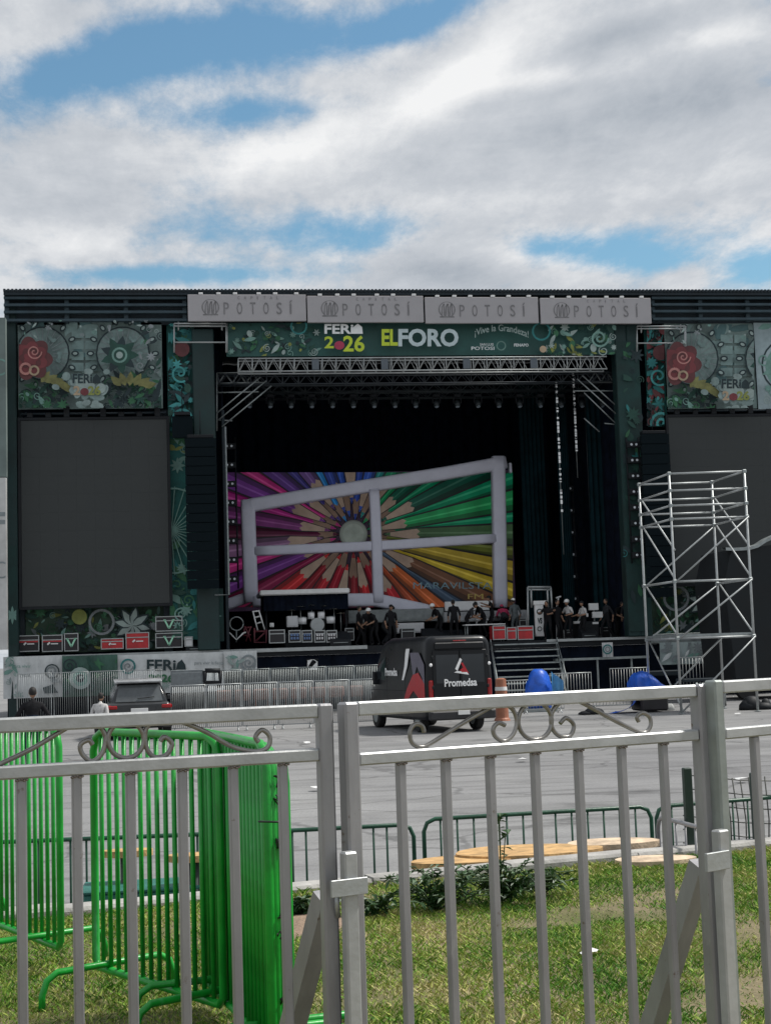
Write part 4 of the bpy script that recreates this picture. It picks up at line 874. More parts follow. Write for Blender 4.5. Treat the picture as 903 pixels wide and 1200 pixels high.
def colart(seed, reds=False):
    def d(p, R):
        foliage_art(p, R, 120, ['teal', 'cy', 'dgrn', 'grn', 'dk', 'teal']+(['red', 'dred'] if reds else ['dk']), 3, 13, seed)
        p.spiral((R[0]+14, R[1]+58), 11, 2.4, I['cy'], 1.5, 1); p.spiral((R[0]+18, R[1]+112), 14, 3, I['cy'], 2, 2); p.disc((R[0]+16, R[1]+30), 9, I['dred']); 
    return d
TA = mat('tower_art', (.012, .11, .10), .7, 0, .55, .7, .2, 2)
poster(YS+.2, (196, 378, 228, 506), 'tower_banner', 'teal swirl banner on the left tower above the line array', 'printed tower banners', TA, colart(31))
def lower_art(p, R):
    foliage_art(p, (R[0], R[1], R[2], R[1]+40), 16, ['yel', 'grn', 'mint', 'dgrn'], 5, 12, 44); foliage_art(p, (R[0], R[1]+120, R[2], R[3]), 34, ['teal', 'grn', 'dgrn', 'mint'], 6, 15, 45)
    c = (R[0]+2, 622)
    for k in range(14): a = -1.5+3.0*k/13; p.stroke([c, (c[0]+52*math.cos(a), c[1]+52*math.sin(a))], 1.2, I['mint'])
    p.ring(c, 50, 2, I['mint'])
poster(YS+.25, (198, 506, 232, 750), 'tower_banner', 'green wheel banner on the left tower below the swirl banner', 'printed tower banners', TA, lower_art)
poster(YS+.35, (233, 690, 262, 752), 'tower_banner', 'dark green burst banner at the foot of the left tower', 'printed tower banners', TOWER, lambda p, R: [p.leaf((247, 722), 6.283*k/8, 13, 4, I['mint']) for k in range(8)] and None)
poster(YS+.2, (756.5, 382, 779, 500), 'tower_banner', 'teal banner with red blooms on the right tower', 'printed tower banners', TA, colart(52, True))
poster(YS-.34, (729, 400, 756, 740), 'tower_banner', 'tall narrow green banner down the right tower column', 'printed tower banners', TOWER, lambda p, R: foliage_art(p, (R[0], 400, R[2], 700), 40, ['teal', 'dgrn', 'dk', 'grn', 'dgrn'], 5, 13, 61))
poster(YS-.33, (9, 640, 20, 755), 'tower_banner', 'narrow banner with star burst on the leftmost column', 'printed tower banners', TOWER, lambda p, R: [p.leaf((14.5, 721), 6.283*k/8, 11, 3.4, I['mint']) for k in range(8)] and None)
def base_art(p, R):
    foliage_art(p, R, 170, ['grn', 'dgrn', 'mint', 'yel', 'gry', 'dk', 'dgrn', 'dk', 'grn'], 3, 11, int(R[0])+3)
    cx = R[0]+132 if R[0] < 400 else R[0]+70
    for k in range(8): p.leaf((cx, R[1]+24), 6.283*k/8+.2, 24, 12, I['dk']); p.leaf((cx, R[1]+24), 6.283*k/8+.2, 21, 8, I['pale'])
    p.ring((cx-36, R[1]+20), 14, 3, I['gry']); p.disc((R[0]+70, R[1]+14), 9, I['yel'])
PG = mat('poster_base', (.06, .11, .075), .7, 0, .5, .8, .2, 2)
poster(YS+1.12, (22, 708, 197, 764), 'base_poster', 'leafy poster strip under the left screen behind the road cases', 'leafy poster strips under the screens', PG, base_art)
poster(YS+1.12, (757, 680, 853, 752), 'base_poster', 'leafy poster strip under the right screen behind the scaffold', 'leafy poster strips under the screens', PG, base_art)
# side building strip at the extreme left
poster(YS-2, (-40, 560, 7.5, 762), 'white_banner', 'white printed banner edge at the extreme left of the stage', None, mat('white_print', (.5, .5, .49), .6, 0, .4, .5, .2), lambda p, R: [p.text('F', -6, 600, 6, 625, I['gry'], .03), p.ring((2, 668), 9, 2, I['gry'])] and None, .4)
poster(YS-1.9, (-40, 372, 7, 559), 'white_banner', 'grey green cloth strip above the white banner at the extreme left', None, mat('grey_cloth', (.15, .19, .18), .8, 0, .45, .4, .3), lambda p, R: p.ring((0, 430), 9, 2, I['mint']), .4)
# LED screens
def screen(rect, lab):
    Y = YS-.25; X0, X1, Z0, Z1 = rbox(*rect, Y); r = thing('video_screen', ((X0+X1)/2, Y, Z0), 0, lab, 'screen', 'large switched-off side screens')
    MS = mat('screen_face', (.028, .033, .033), .6, 0, .1, .4, .1, 60); nx, nz = 8, 10; w, h = (X1-X0)/nx, (Z1-Z0)/nz; first = None
    for i in range(nx):
        for j in range(nz):
            if first is None: b = B(); b.cbox(X0, X0+w-.0015, Y, Y+.12, Z0, Z0+h-.0015, 0, .0006); first = b.build('panel', MS, r)
            else: k = first.copy(); COL.objects.link(k); k.parent = r; k.location = first.location+Vector((i*w, 0, j*h))
    b = B()
    for q in ((X0-.12, X0-.01, Z0-.12, Z1+.12), (X1+.01, X1+.12, Z0-.12, Z1+.12)): b.box(q[0], q[1], Y-.03, Y+.2, q[2], q[3])
    b.box(X0-.01, X1+.01, Y-.03, Y+.2, Z0-.12, Z0-.01); b.box(X0-.01, X1+.01, Y-.03, Y+.2, Z1+.01, Z1+.12); b.build('frame', BLKP, r)
    b = B(); b.tube([(X0, Y+.1, Z1+.3), (X1, Y+.1, Z1+.3)], .05, 6); b.build('top_bar', ROOFD, r)
    for i in range(8): x = X0+(X1-X0)*(i+.5)/8; b = B(); b.cbox(x-.12, x+.12, Y-.02, Y+.2, Z1+.125, Z1+.34+(.25 if i in (2, 4, 7) else 0), 0, .02); b.build('clamp', BLKP, r)
screen((25, 492, 197, 709), 'left switched-off dark grey video screen on the stage wing'); screen((787.5, 488, 960, 682), 'right switched-off dark grey video screen behind the scaffold')
# line arrays
def line_array(rect, n, Y, lab):
    X0, X1, Z0, Z1 = rbox(*rect, Y); r = thing('line_array', ((X0+X1)/2, Y, Z0), 0, lab, 'speaker', 'black hanging line array speakers'); h = (Z1-Z0)/n
    SP = mat('grille', (.004, .009, .012), .9, 0, .3, 30, .2, 120, spec=.15)
    for i in range(n):
        z = Z0+i*h; cy = Y-.25*(1-i/n)**2*-1; b = B(); x0, x1 = X0, X1
        b.add([(x0, Y+cy-Y, z+.01), (x1, Y+cy-Y, z+.01), (x1, Y+cy-Y-.04, z+h-.02), (x0, Y+cy-Y-.04, z+h-.02), (x0+.15, Y+.7, z+.04), (x1-.15, Y+.7, z+.04), (x1-.15, Y+.7, z+h-.05), (x0+.15, Y+.7, z+h-.05)], [(0, 1, 2, 3), (7, 6, 5, 4), (0, 4, 5, 1), (3, 2, 6, 7), (0, 3, 7, 4), (1, 5, 6, 2)])
        b.build('speaker_cabinet', SP, r)
    b = B(); b.cbox(X0+.1, X1-.1, Y+.1, Y+.5, Z1+.01, Z1+.16, 0, .02); b.tube([((X0+X1)/2, Y+.3, Z1+.16), ((X0+X1)/2, Y+.3, Z1+1.2)], .02, 6); b.build('rigging_bumper', BLKP, r)
line_array((218, 513, 255, 690), 16, YS-1.4, 'left black hanging line array in front of the green tower'); line_array((755.5, 508, 788, 700), 16, YS-1.4, 'right black hanging line array beside the scaffold')
line_array((196.5+5, 486, 226, 512), 1, YS-1.0, 'small black amplifier box above the left line array'); 
# hanging pipe beside array
b = B(); q0, q1 = P(264, 500, YS-.5), P(266, 697, YS-.5); b.tube([q0, Vector((q0.x, q0.y, q1.z)), Vector((q0.x-.6, q0.y, q1.z))], .04, 6); tag(b.build('hanging_pipe', ALUD), 'thin pale pipe hanging right of the left line array', 'pipe')
# light towers with pairs of small lamps
def lamp_ladder(px, y0, y1, n, Y, lab):
    a, c = P(px, y0, Y), P(px, y1, Y); r = thing('lamp_ladder', (a.x, Y, c.z), 0, lab, 'light tower', 'vertical dark towers with pairs of small lamps')
    for s in (-.28, .28): b = B(); b.tube([(a.x+s, Y+.1, c.z), (a.x+s, Y+.1, a.z)], .04, 6); b.build('rail', BLKP, r)
    for i in range(n):
        z = c.z+(a.z-c.z)*(i+.5)/n; b = B(); b.cbox(a.x-.3, a.x+.3, Y-.1, Y+.06, z-.14, z+.14, 0, .02); b.build('lamp_box', BLKP, r)
        for s in (-.11, .11): b = B(); b.tube([(a.x+s, Y-.104, z), (a.x+s, Y-.13, z)], .055, 8); b.build('lens', mat('lens_white', (.7, .75, .8), .2), r)
lamp_ladder(268, 512, 690, 8, 66, 'lamp tower just right of the left line array'); lamp_ladder(737+4, 512, 660, 8, YS-.6, 'lamp tower left of the right line array'); lamp_ladder(664, 560, 715, 6, 68, 'lamp tower in the dark right wing of the stage')
# bright vertical cables
for i, (px, y0, y1, Y, lab) in enumerate(((651, 446, 650, 64.2, 'bright silvery hanging cable chain, left one of the pair'), (671, 440, 560, 64.6, 'bright silvery hanging cable chain, right one of the pair'), (684, 455, 600, 66, 'dim thin cable hanging right of the silvery chains'))):
    r = thing('hanging_chain', P(px, y1, Y), 0, lab, 'chain', 'hanging chains in the right wing'); a = P(px, y0, Y); z1 = P(px, y1, Y).z; n = 46; z = a.z; rd = random.Random(i)
    b = B(); b.tube([(a.x, Y, z1), (a.x, Y, a.z)], .018, 5); b.build('cord', ALUD if i < 2 else LRG, r)
    if i < 2:
        for k in range(26):
            zz = a.z-(a.z-z1)*(k+rd.random())/34; b = B(); b.cbox(a.x-.05, a.x+.05, Y-.06, Y-.022, zz, zz+rd.uniform(.07, .2), 0, .01); b.build('link', mat('chrome', (.8, .8, .8), .25, .6), r)
# ---------------------------------------------------------------- backdrop with colouring pencils
def backdrop():
    Y = 72.0; R = (262, 553, 601, 712); X0, X1, Z0, Z1 = rbox(*R, Y); r = thing('pencil_backdrop', ((X0+X1)/2, Y, Z0), 0, 'lit screen picture of colouring pencils fanning round a pale disc', 'screen')
    E = .28; pc = lambda n, c: mat('led_'+n, tuple(v*.55 for v in c), .6, 0, .25, 1.2, 0, emit=E)
    b = B(); b.box(X0, X1, Y, Y+.2, Z0, Z1); b.build('screen_body', pc('base', (.05, .03, .06)), r)
    p = Print(yplane(Y-.006), (R[0]+.5, R[1]+.5, R[2]-.5, R[3]-.5), .003); C = (414, 626)
    wood, wood2 = pc('wood', (.36, .27, .21)), pc('wood_dark', (.24, .16, .12))
    fan = [(180, 'maroon', (.09, .01, .04)), (171, 'plum', (.17, .03, .16)), (163, 'magenta', (.35, .02, .2)), (156, 'violet', (.14, .03, .22)), (149, 'pink', (.45, .03, .2)), (142, 'purple', (.09, .03, .2)), (134, 'indigo', (.05, .04, .22)), (127, 'grape', (.12, .06, .22)), (119, 'sky', (.02, .2, .5)), (111, 'navy', (.02, .05, .28)), (102, 'cobalt', (.02, .08, .4)), (93, 'navy', (.02, .05, .28)), (84, 'royal', (.02, .06, .33)), (75, 'cobalt', (.02, .08, .4)), (66, 'sea', (.01, .2, .2)), (57, 'emerald', (.0, .22, .1)), (49, 'leaf', (.01, .26, .1)),
           (41, 'pine', (.0, .1, .06)), (33, 'emerald', (.0, .22, .1)), (26, 'forest', (.0, .08, .05)), (19, 'jade', (.0, .26, .12)), (12, 'green', (.01, .30, .09)), (6, 'jade', (.0, .26, .12)), (0, 'moss', (.05, .12, .05)), (-6, 'olive', (.13, .16, .03)), (-13, 'mustard', (.4, .3, .03)), (-20, 'yellow', (.5, .38, .03)), (-27, 'brown', (.14, .06, .03)), (-34, 'steel', (.06, .1, .16)), (-41, 'orange', (.45, .1, .02)), (-49, 'rust', (.33, .06, .02)), (-58, 'red', (.42, .01, .02)), (-68, 'crimson', (.33, .01, .03)), (-79, 'scarlet', (.45, .015, .02)), (-90, 'blood', (.22, .01, .02)), (-101, 'scarlet', (.45, .015, .02)), (-112, 'crimson', (.33, .01, .03)), (-122, 'red', (.42, .01, .02)),
           (-132, 'blood', (.22, .01, .02)), (-141, 'scarlet', (.45, .015, .02)), (-150, 'wine', (.2, .01, .06)), (-158, 'violet', (.14, .03, .22)), (-166, 'pink', (.45, .03, .2)), (-173, 'dusk', (.2, .1, .2))]
    for i, (an, nm, c) in sorted(enumerate(fan), key=lambda t: -(t[0] % 4 == 0)*3-(t[0] % 4 == 2)*2-(t[0] % 4 == 1)):
        a = math.radians(an); d = (math.cos(a), -math.sin(a)); n = (-d[1], d[0]); r1 = (38, 60, 48, 74)[i % 4]; rt = (17, 27, 21, 36)[i % 4]; w0 = max(4.5, r1*.075); w1 = 21; rl = 340
        q = lambda rad, s: (C[0]+d[0]*rad+n[0]*s, C[1]+d[1]*rad+n[1]*s)
        mcol = pc(nm, c); dark = pc(nm+'_shade', tuple(v*.42 for v in c)); lit = pc(nm+'_lit', tuple(min(1, v*1.5+.04) for v in c)); gap = pc('gap', (.012, .01, .014))
        wd = max(4.0, .068*rl); w = w0+.9
        p.poly([q(r1, -w-1.4), q(rl, -w-wd*.55-4), q(rl, w+wd*.55+4), q(r1, w+1.4)], gap)
        p.poly([q(rt-1, -1.6), q(r1, -w-1.2), q(r1+3, 0), q(r1, w+1.2), q(rt-1, 1.6)], gap)
        p.poly([q(r1, -w), q(rl, -w-wd*.55), q(rl, w+wd*.55), q(r1, w)], mcol); p.poly([q(r1, w*.4), q(rl, w*.4+wd*.25), q(rl, w+wd*.55), q(r1, w)], dark, True); p.poly([q(r1, -w*.3), q(rl, -w*.3-wd*.15), q(rl, -w*.1), q(r1, -w*.1)], lit)
        p.poly([q(rt+3, -1.6), q(r1, -w), q(r1+4, -w*.5), q(r1, 0), q(r1+4, w*.5), q(r1, w), q(rt+3, 1.6)], wood if i % 2 else wood2); p.poly([q(rt, -.4), q(rt+7, -2.1), q(rt+7, 2.1), q(rt, .4)], mcol)
    p.disc(C, 16.5, pc('disc_rim', (.17, .19, .17)), n=28); p.disc(C, 15, pc('disc_mid', (.24, .28, .25)), n=28); p.disc(C, 12.5, pc('disc', (.31, .36, .32)), n=28)
    p.text('MARAVILSTA', 484, 682.5, 576, 690, pc('caption', (.16, .28, .34)), 0); p.text('FM', 548, 696, 566, 702, pc('caption_gold', (.4, .33, .1)), 0)
    p.build(r, 'picture')
backdrop()
def inflatable():
    Y = 69.5; r = thing('inflatable_window_frame', P(440, 716, Y), 0, 'large pale inflatable window frame tilted in front of the pencil picture', 'inflatable')
    def bar(name, pts, rad, Yo=0):
        b = B(); q = []; K = len(pts)
        for i in range(K-1):
            for k in range(8): t = k/8; q.append((pts[i][0]+(pts[i+1][0]-pts[i][0])*t, pts[i][1]+(pts[i+1][1]-pts[i][1])*t))
        q.append(pts[-1]); w = [P(x, y, Y+Yo) for x, y in q]; rr = [rad*(1+.05*math.sin(i*2.1)+.02*math.sin(i*5)) for i in range(len(w))]; rr[0] *= .75; rr[-1] *= .75
        secs = []
        for i_, c_ in enumerate(w):
            t_ = (w[min(i_+1, len(w)-1)]-w[max(i_-1, 0)]).normalized(); fy = Vector((0, 1, 0)); sd_ = t_.cross(fy).normalized(); k_ = rad*(.93 if i_ in (0, len(w)-1) else 1)
            secs.append([c_+(sd_*math.copysign(abs(math.cos(a_))**.45, math.cos(a_))+fy*.9*math.copysign(abs(math.sin(a_))**.45, math.sin(a_)))*k_ for a_ in [2*math.pi*(j_+.5)/20 for j_ in range(20)]])
        b.loft(secs); b.build(name, VINYL, r)
    bar('corner_post', [(290, 586), (294, 706)], .35); bar('top_tube', [(284, 594), (360, 581), (440, 568), (520, 555), (592, 542)], .33)
    bar('right_post', [(583, 535), (584.5, 620), (586, 712)], .34); bar('middle_tube', [(298, 646), (440, 640), (580, 631)], .24, -.12); bar('mullion', [(438, 574), (441, 640), (443, 706)], .26, -.2)
    bar('bottom_tube', [(296, 704), (350, 704), (440, 703), (505, 717)], .32, -.05); bar('side_fin', [(250, 712), (268, 708), (290, 700)], .27, .4)
    b = B(); 
    for px, py in ((459, 713), (486, 717)): q = P(px, py, Y-.5); b.ell(q, (.14, .1, .14), 10, 6)
    b.build('valve', BLKP, r)
    b = B(); q = P(597, 548, Y); b.cbox(q.x-.02, q.x+.12, Y, Y+.3, q.z-.25, q.z+.25, 0, .03); b.build('flap', VINYL, r)
inflatable()
# ---------------------------------------------------------------- stage furniture
def road_case(rect, Y, d, body, lab, red_stripe=None, mark=None, top=None, name='road_case', latches=True):
    x0, y0, x1, y1 = rect; X0, X1, Z0, Z1 = rbox(*rect, Y); 
    r = thing(name, ((X0+X1)/2, Y, Z0), 0, lab, 'road case', 'road cases on the stage'); e = .045
    b = B(); b.cbox(X0+.02, X1-.02, Y+.02, Y+d-.02, Z0+.02, Z1-.02, 0, .01); b.build('body', body, r)
    for z in (Z0+e/2, (Z0+Z1)/2+(Z1-Z0)*.2, Z1-e/2): b = B(); b.cbox(X0, X1, Y-.01, Y+.035, z-e/2, z+e/2, 0, .008); b.build('edging', ALU, r)
    for x in (X0+e/2, X1-e/2): b = B(); b.cbox(x-e/2, x+e/2, Y-.012, Y+.033, Z0+e, Z1-e, 0, .008); b.build('edging', ALU, r)
    if red_stripe: b = B(); b.box(X0+e, X1-e, Y+.0, Y+.018, Z1-.30, Z1-.24); b.build('stripe', RED, r)
    if mark:
        b = B(); cx, cz, s = (X0+X1)/2, (Z0+Z1)/2-.02, min(X1-X0, Z1-Z0)*.28
        if mark == 'V': 
            for k in (-1, 1): b.beam((cx+k*s, Y-.014, cz+s), (cx, Y-.014, cz-s), .07, .012, up=(0, 1, 0)); b.beam((cx+k*s*1.3, Y-.014, cz+s), (cx+k*s*.7, Y-.014, cz+s), .05, .012, up=(0, 1, 0))
            b.build('marking', mat('mark_mint', (.35, .7, .5), .5), r)
        else:
            b.beam((cx-s, Y-.014, cz-.03), (cx-s*.5, Y-.014, cz+.06), .07, .012, up=(0, 1, 0)); b.beam((cx-s*.3, Y-.014, cz), (cx+s*1.2, Y-.014, cz), .045, .012, up=(0, 1, 0)); b.build('marking', WHITE, r)
    return r
BC = mat('black_case', (.016, .014, .017), .5, 0, .3, 3, .1)
road_case((21, 744.5, 46, 764), YS+.1, 1, BC, 'leftmost black road case with a red stripe on the stage', True, 'l'); road_case((49, 744, 73.5, 764), YS+.1, 1, BC, 'second black road case with a red stripe from the left', True, 'l')
road_case((75, 742, 92, 763.5), YS+.1, .9, BC, 'narrow black case with mint mark beside the striped cases', mark='V'); road_case((118, 748, 145, 761), YS+.05, .9, RED, 'low red road case on the stage', mark='l')
road_case((147, 741, 175, 761), YS+.15, .9, RED, 'taller red road case beside the mint marked pair', mark='l')
road_case((182, 741.5, 214, 759.5), YS+.1, .9, BC, 'lower of two stacked black cases with mint V marks', mark='V'); road_case((182, 722, 214, 740), YS+.1, .9, BC, 'upper of two stacked black cases with mint V marks', mark='V')
road_case((216, 746, 226, 758), YS+.1, .6, WHITED, 'small pale box right of the mint marked cases')
road_case((315, 738, 334, 754), YS+.3, .9, BC, 'black open rack case left of the blue lit racks')
for i, (x0, x1, lab) in enumerate(((338, 352.5, 'first of four pale framed racks with blue panels'), (353.5, 366, 'second of four pale framed racks with blue panels'), (368, 381, 'third of four pale framed racks'), (382, 395, 'fourth of four pale framed racks'))):
    r = road_case((x0, 738.5, x1, 753), YS+.25, .8, BC, lab)
    X0, X1, Z0, Z1 = rbox(x0+2, 742, x1-2, 750, YS+.22); 
    for j in range(3): 
        for q in range(2): b = B(); w = (X1-X0)/3; b.cbox(X0+j*w+.02, X0+(j+1)*w-.02, YS+.2, YS+.225, Z0+q*(Z1-Z0)/2+.02, Z0+(q+1)*(Z1-Z0)/2-.02, 0, .004); b.build('socket', mat('blue_socket', (.12, .2, .38), .4) if i < 2 else WHITED, r)
for i, (x0, x1, y0, lab) in enumerate(((577, 592.5, 733, 'left red road case behind the van'), (593.5, 605, 735, 'middle red road case behind the van'), (606, 625, 733.5, 'right red road case behind the van'))): road_case((x0, y0, x1, 750), YS+.2, .8, RED, lab, mark=None)
def simple_box(name, rect, Y, d, m, lab, cat, bev=.02, extra=None, group=None):
    X0, X1, Z0, Z1 = rbox(*rect, Y); r = thing(name, ((X0+X1)/2, Y, Z0), 0, lab, cat, group); b = B(); b.cbox(X0, X1, Y, Y+d, Z0, Z1, 0, bev); b.build('body', m, r)
    b = B(); b.cbox(X0+.05, X1-.05, Y-.02, Y-.003, Z0+(Z1-Z0)*.12, Z1-(Z1-Z0)*.12, 0, .008); b.build('face_panel', m, r)
    return r, (X0, X1, Z0, Z1)
# drum riser canopy
def drum_riser():
    Y = 65; X0, X1, Z0, Z1 = rbox(309, 697, 408, 715, Y); r = thing('drum_riser_canopy', ((X0+X1)/2, Y, ZD), 0, 'black draped box with white lit top edge above the drum kit', 'canopy')
    b = B(); n = 60; vs = []
    for i in range(n+1): yy = Y+.04*math.sin(i*1.4); vs += [(X0+(X1-X0)*i/n, yy, Z0), (X0+(X1-X0)*i/n, yy, Z1)]
    b.add(vs, [(2*i, 2*i+2, 2*i+3, 2*i+1) for i in range(n)], 0, True); b.box(X0, X1, Y+.1, Y+3, Z0, Z1); b.build('drape', BLACK, r)
    a = P(304, 693, Y); c = P(409, 692, Y); b = B(); b.cbox(a.x, c.x, Y-.25, Y+3.2, Z1+.003, Z1+.24, 0, .05); b.build('top_slab', WHITE, r)
    for x in (X0+.1, X1-.1):
        for y in (Y+.2, Y+2.8): b = B(); b.tube([(x, y, ZD), (x, y, Z0)], .05, 6); b.build('post', BLKP, r)
drum_riser()
def drum_kit():
    c = P(372, 735, 64.6); z0 = P(372, 740, 64.6).z; r = thing('drum_kit', (c.x, 64.6, ZD), 0, 'white and silver drum kit with cymbals beneath the black canopy', 'drum kit')
    WH = mat('drum_white', (.85, .85, .85), .3); b = B(); b.cbox(c.x-1.5, c.x+1.3, 64.2, 66.5, ZD, z0-.04, 0, .03); b.build('platform', BLKP, r)
    def cyl(nm, x, y, z, rad, L, ax, m_):
        b = B(); d = {'y': Vector((0, 1, 0)), 'z': Vector((0, 0, 1))}[ax]; p = Vector((x, y, z)); b.tube([p-d*L/2, p+d*L/2], rad, 16); b.build(nm, m_, r)
        for s in (-1, 1): b = B(); b.tube([p+d*(s*(L/2+.004)), p+d*(s*(L/2+.03))], rad*1.05, 16); b.build('hoop', ALU, r)
    cyl('bass_drum', c.x, 64.8, z0+.3, .29, .4, 'y', WH); 
    for dx, dz, rad in ((-.25, .72, .15), (.2, .72, .16), (.62, .5, .2), (-.65, .5, .19), (-1.0, .45, .17)): cyl('tom_drum', c.x+dx, 64.9, z0+dz, rad, .26, 'z', WH)
    for dx, dz in ((-1.1, 1.0), (-.7, 1.15), (-.2, 1.2), (.35, 1.15), (.8, 1.0), (1.1, .8)):
        b = B(); b.tube([(c.x+dx, 65.1, z0), (c.x+dx, 65.1, z0+dz-.02)], .015, 5); b.build('stand', ALU, r)
        b = B(); b.lathe((c.x+dx, 65.1, z0+dz-.015), [(.22, 0), (.2, .008), (.05, .02), (.03, .035)], 16); b.build('cymbal', mat('cymbal', (.75, .7, .55), .25, .7), r)
drum_kit()
def amp(rect, lab, Y=64.4): 
    r, (X0, X1, Z0, Z1) = simple_box('instrument_cabinet', rect, Y, .5, WHITED, lab, 'amplifier')
amp((336, 722, 349, 735), 'white amplifier left of the drum kit')
r_, _q = simple_box('lamp_cube', (316, 730, 321, 735), 64, .2, WHITE, 'tiny bright white box left of the drum kit', 'box')
def monitor(px, py, w, h, Y, lab, m_=BLKP):
    q = P(px, py, Y); r = thing('floor_monitor', (q.x, Y, ZD), 0, lab, 'speaker', 'black wedge monitors along the stage front'); X0, X1 = q.x-w/2, q.x+w/2
    b = B(); b.add([(X0, Y, ZD), (X1, Y, ZD), (X1, Y+.6, ZD), (X0, Y+.6, ZD), (X0, Y+.02, ZD+h*.5), (X1, Y+.02, ZD+h*.5), (X1, Y+.5, ZD+h), (X0, Y+.5, ZD+h)], [(0, 1, 2, 3), (4, 5, 6, 7), (0, 4, 5, 1), (2, 6, 7, 3), (0, 3, 7, 4), (1, 5, 6, 2)]); b.build('cabinet', m_, r)
    b = B(); b.tube([(X0+w*.15, Y-.01, ZD+h*.28), (X1-w*.15, Y-.01, ZD+h*.28)], .02, 6); b.build('handle', ALUD, r)
monitor(399, 752, .9, .6, YS+.1, 'black wedge monitor in front of the drum kit'); monitor(233, 757, 1.1, .35, YS+.05, 'flat black wedge below the left line array'); monitor(508, 745, 1.0, .7, 64, 'black wedge monitor left of the bending crew'); monitor(530, 745, 1.1, .6, 64, 'black wedge monitor under the bending crew'); monitor(691, 752, .7, .45, YS+.4, 'black wedge monitor by the stage lift')
# chairs / stands on left of stage
def stand_shape(name, lab, cat, pts, Y, rr, m_):
    r = thing(name, P(*pts[0][0], Y), 0, lab, cat)
    for i, pl in enumerate(pts): b = B(); b.tube([P(x, y, Y+.02*i) for x, y in pl], rr, 6); b.build('tube', m_, r)
    return r
stand_shape('white_ladder', 'small leaning white step ladder beside the black canopy', 'ladder', [[(296, 716), (302, 740)], [(303, 715), (310, 738)], [(296, 717), (303, 716)], [(298, 724), (305, 722)], [(300, 731), (307, 729)]], 64, .035, WHITE)
stand_shape('folded_chair', 'dark red folded chair on the stage left of the ladder', 'chair', [[(287, 734), (294, 752)], [(294, 734), (288, 752)], [(287, 734), (285, 745)], [(287, 736), (295, 735)], [(285, 745), (294, 744)]], 63.5, .035, mat('dark_red', (.12, .02, .03), .5))
stand_shape('guitar_stand', 'black stand with pale ring and V shape by the stage tower', 'stand', [[(269, 742), (277, 750), (285, 742)], [(269, 742), (266, 741)], [(285, 742), (288, 741)]], 63.4, .035, WHITE)
stand_shape('ring_light_stand', 'dim ring standing above the pale V stand', 'stand', [[(277+8*math.cos(t), 731+8*math.sin(t)) for t in [6.283*i/14 for i in range(15)]], [(277, 739), (277, 753)]], 63.6, .03, ALUD)
stand_shape('red_trolley', 'dark red tube trolley beside the black rack case', 'trolley', [[(298, 736), (298, 753), (312, 753), (312, 738)], [(298, 740), (312, 740)], [(298, 753), (312, 740)]], 63.3, .04, mat('dark_red', (.12, .02, .03), .5))
# risers and tables
X = simple_box('riser', (408, 714, 520, 729), 67.5, 2.5, mat('grey_riser', (.22, .24, .24), .7), 'long grey riser step in front of the picture', 'riser')
X = simple_box('riser', (465, 730, 497, 742), 66, 1, WHITED, 'small pale riser left of the crew', 'riser')
X = simple_box('backing_sheet', (521, 704.5, 577, 715.5), 68, .15, WHITE, 'bright white sheet behind the bending crew', 'panel')
X = simple_box('riser', (520, 716, 620, 728), 67, 1.2, mat('grey_riser2', (.33, .34, .35), .7), 'pale riser behind the bending crew', 'riser')
def trestle(x0, x1, py, Y, lab):
    a, c = P(x0, py, Y), P(x1, py, Y); r = thing('trestle_table', ((a.x+c.x)/2, Y, ZD), 0, lab, 'table'); b = B(); b.cbox(a.x, c.x, Y, Y+.7, a.z-.05, a.z, 0, .01); b.build('tabletop', WHITE, r)
    for x in (a.x+.1, c.x-.1):
        for y in (Y+.08, Y+.6): b = B(); b.tube([(x, y, ZD), (x, y, a.z-.05)], .025, 6); b.build('leg', ALUD, r)
trestle(545, 592, 732, 63.2, 'narrow white trestle table in front of the crew')
stand_shape('keyboard_stand', 'pale mixed rack of instruments between the crew', 'stand', [[(556, 723), (570, 722)], [(557, 727), (572, 726)], [(559, 723), (558, 733)], [(568, 722), (570, 733)], [(563, 717), (563, 724)]], 65, .05, WHITED)
def lift():
    Y = 63.5; r = thing('stage_lift', P(634, 750, Y), 0, 'white upright printed panel inside a tall open aluminium frame', 'stage lift')
    for p_, q_ in (((618, 688), (618.5, 749)), ((645, 688), (647, 720)), ((618, 688), (645, 688)), ((622, 690), (622.5, 712)), ((641, 690), (642, 712)), ((618, 691), (645, 691))): b = B(); b.tube([P(*p_, Y), P(*q_, Y)], .045, 6); b.build('frame_tube', ALU, r)
    X0, X1, Z0, Z1 = rbox(627, 706, 637, 746, Y-.1); b = B(); b.cbox(X0, X1, Y-.1, Y+.1, Z0, Z1, 0, .02); b.build('panel', WHITE, r)
    X0, X1, Z0, Z1 = rbox(625, 704, 641, 709, Y-.12); b = B(); b.cbox(X0, X1, Y-.13, Y+.12, Z0, Z1, 0, .02); b.build('panel_top', WHITE, r)
    p = Print(yplane(Y-.106), (627, 706, 637, 746)); p.ring((632, 717), 3, 1.2, I['dk']); p.text('VS', 629.5, 724, 635, 731, I['dk'], .05); p.ring((632, 737), 2.4, 1, I['dk']); p.build(r, 'print')
lift()
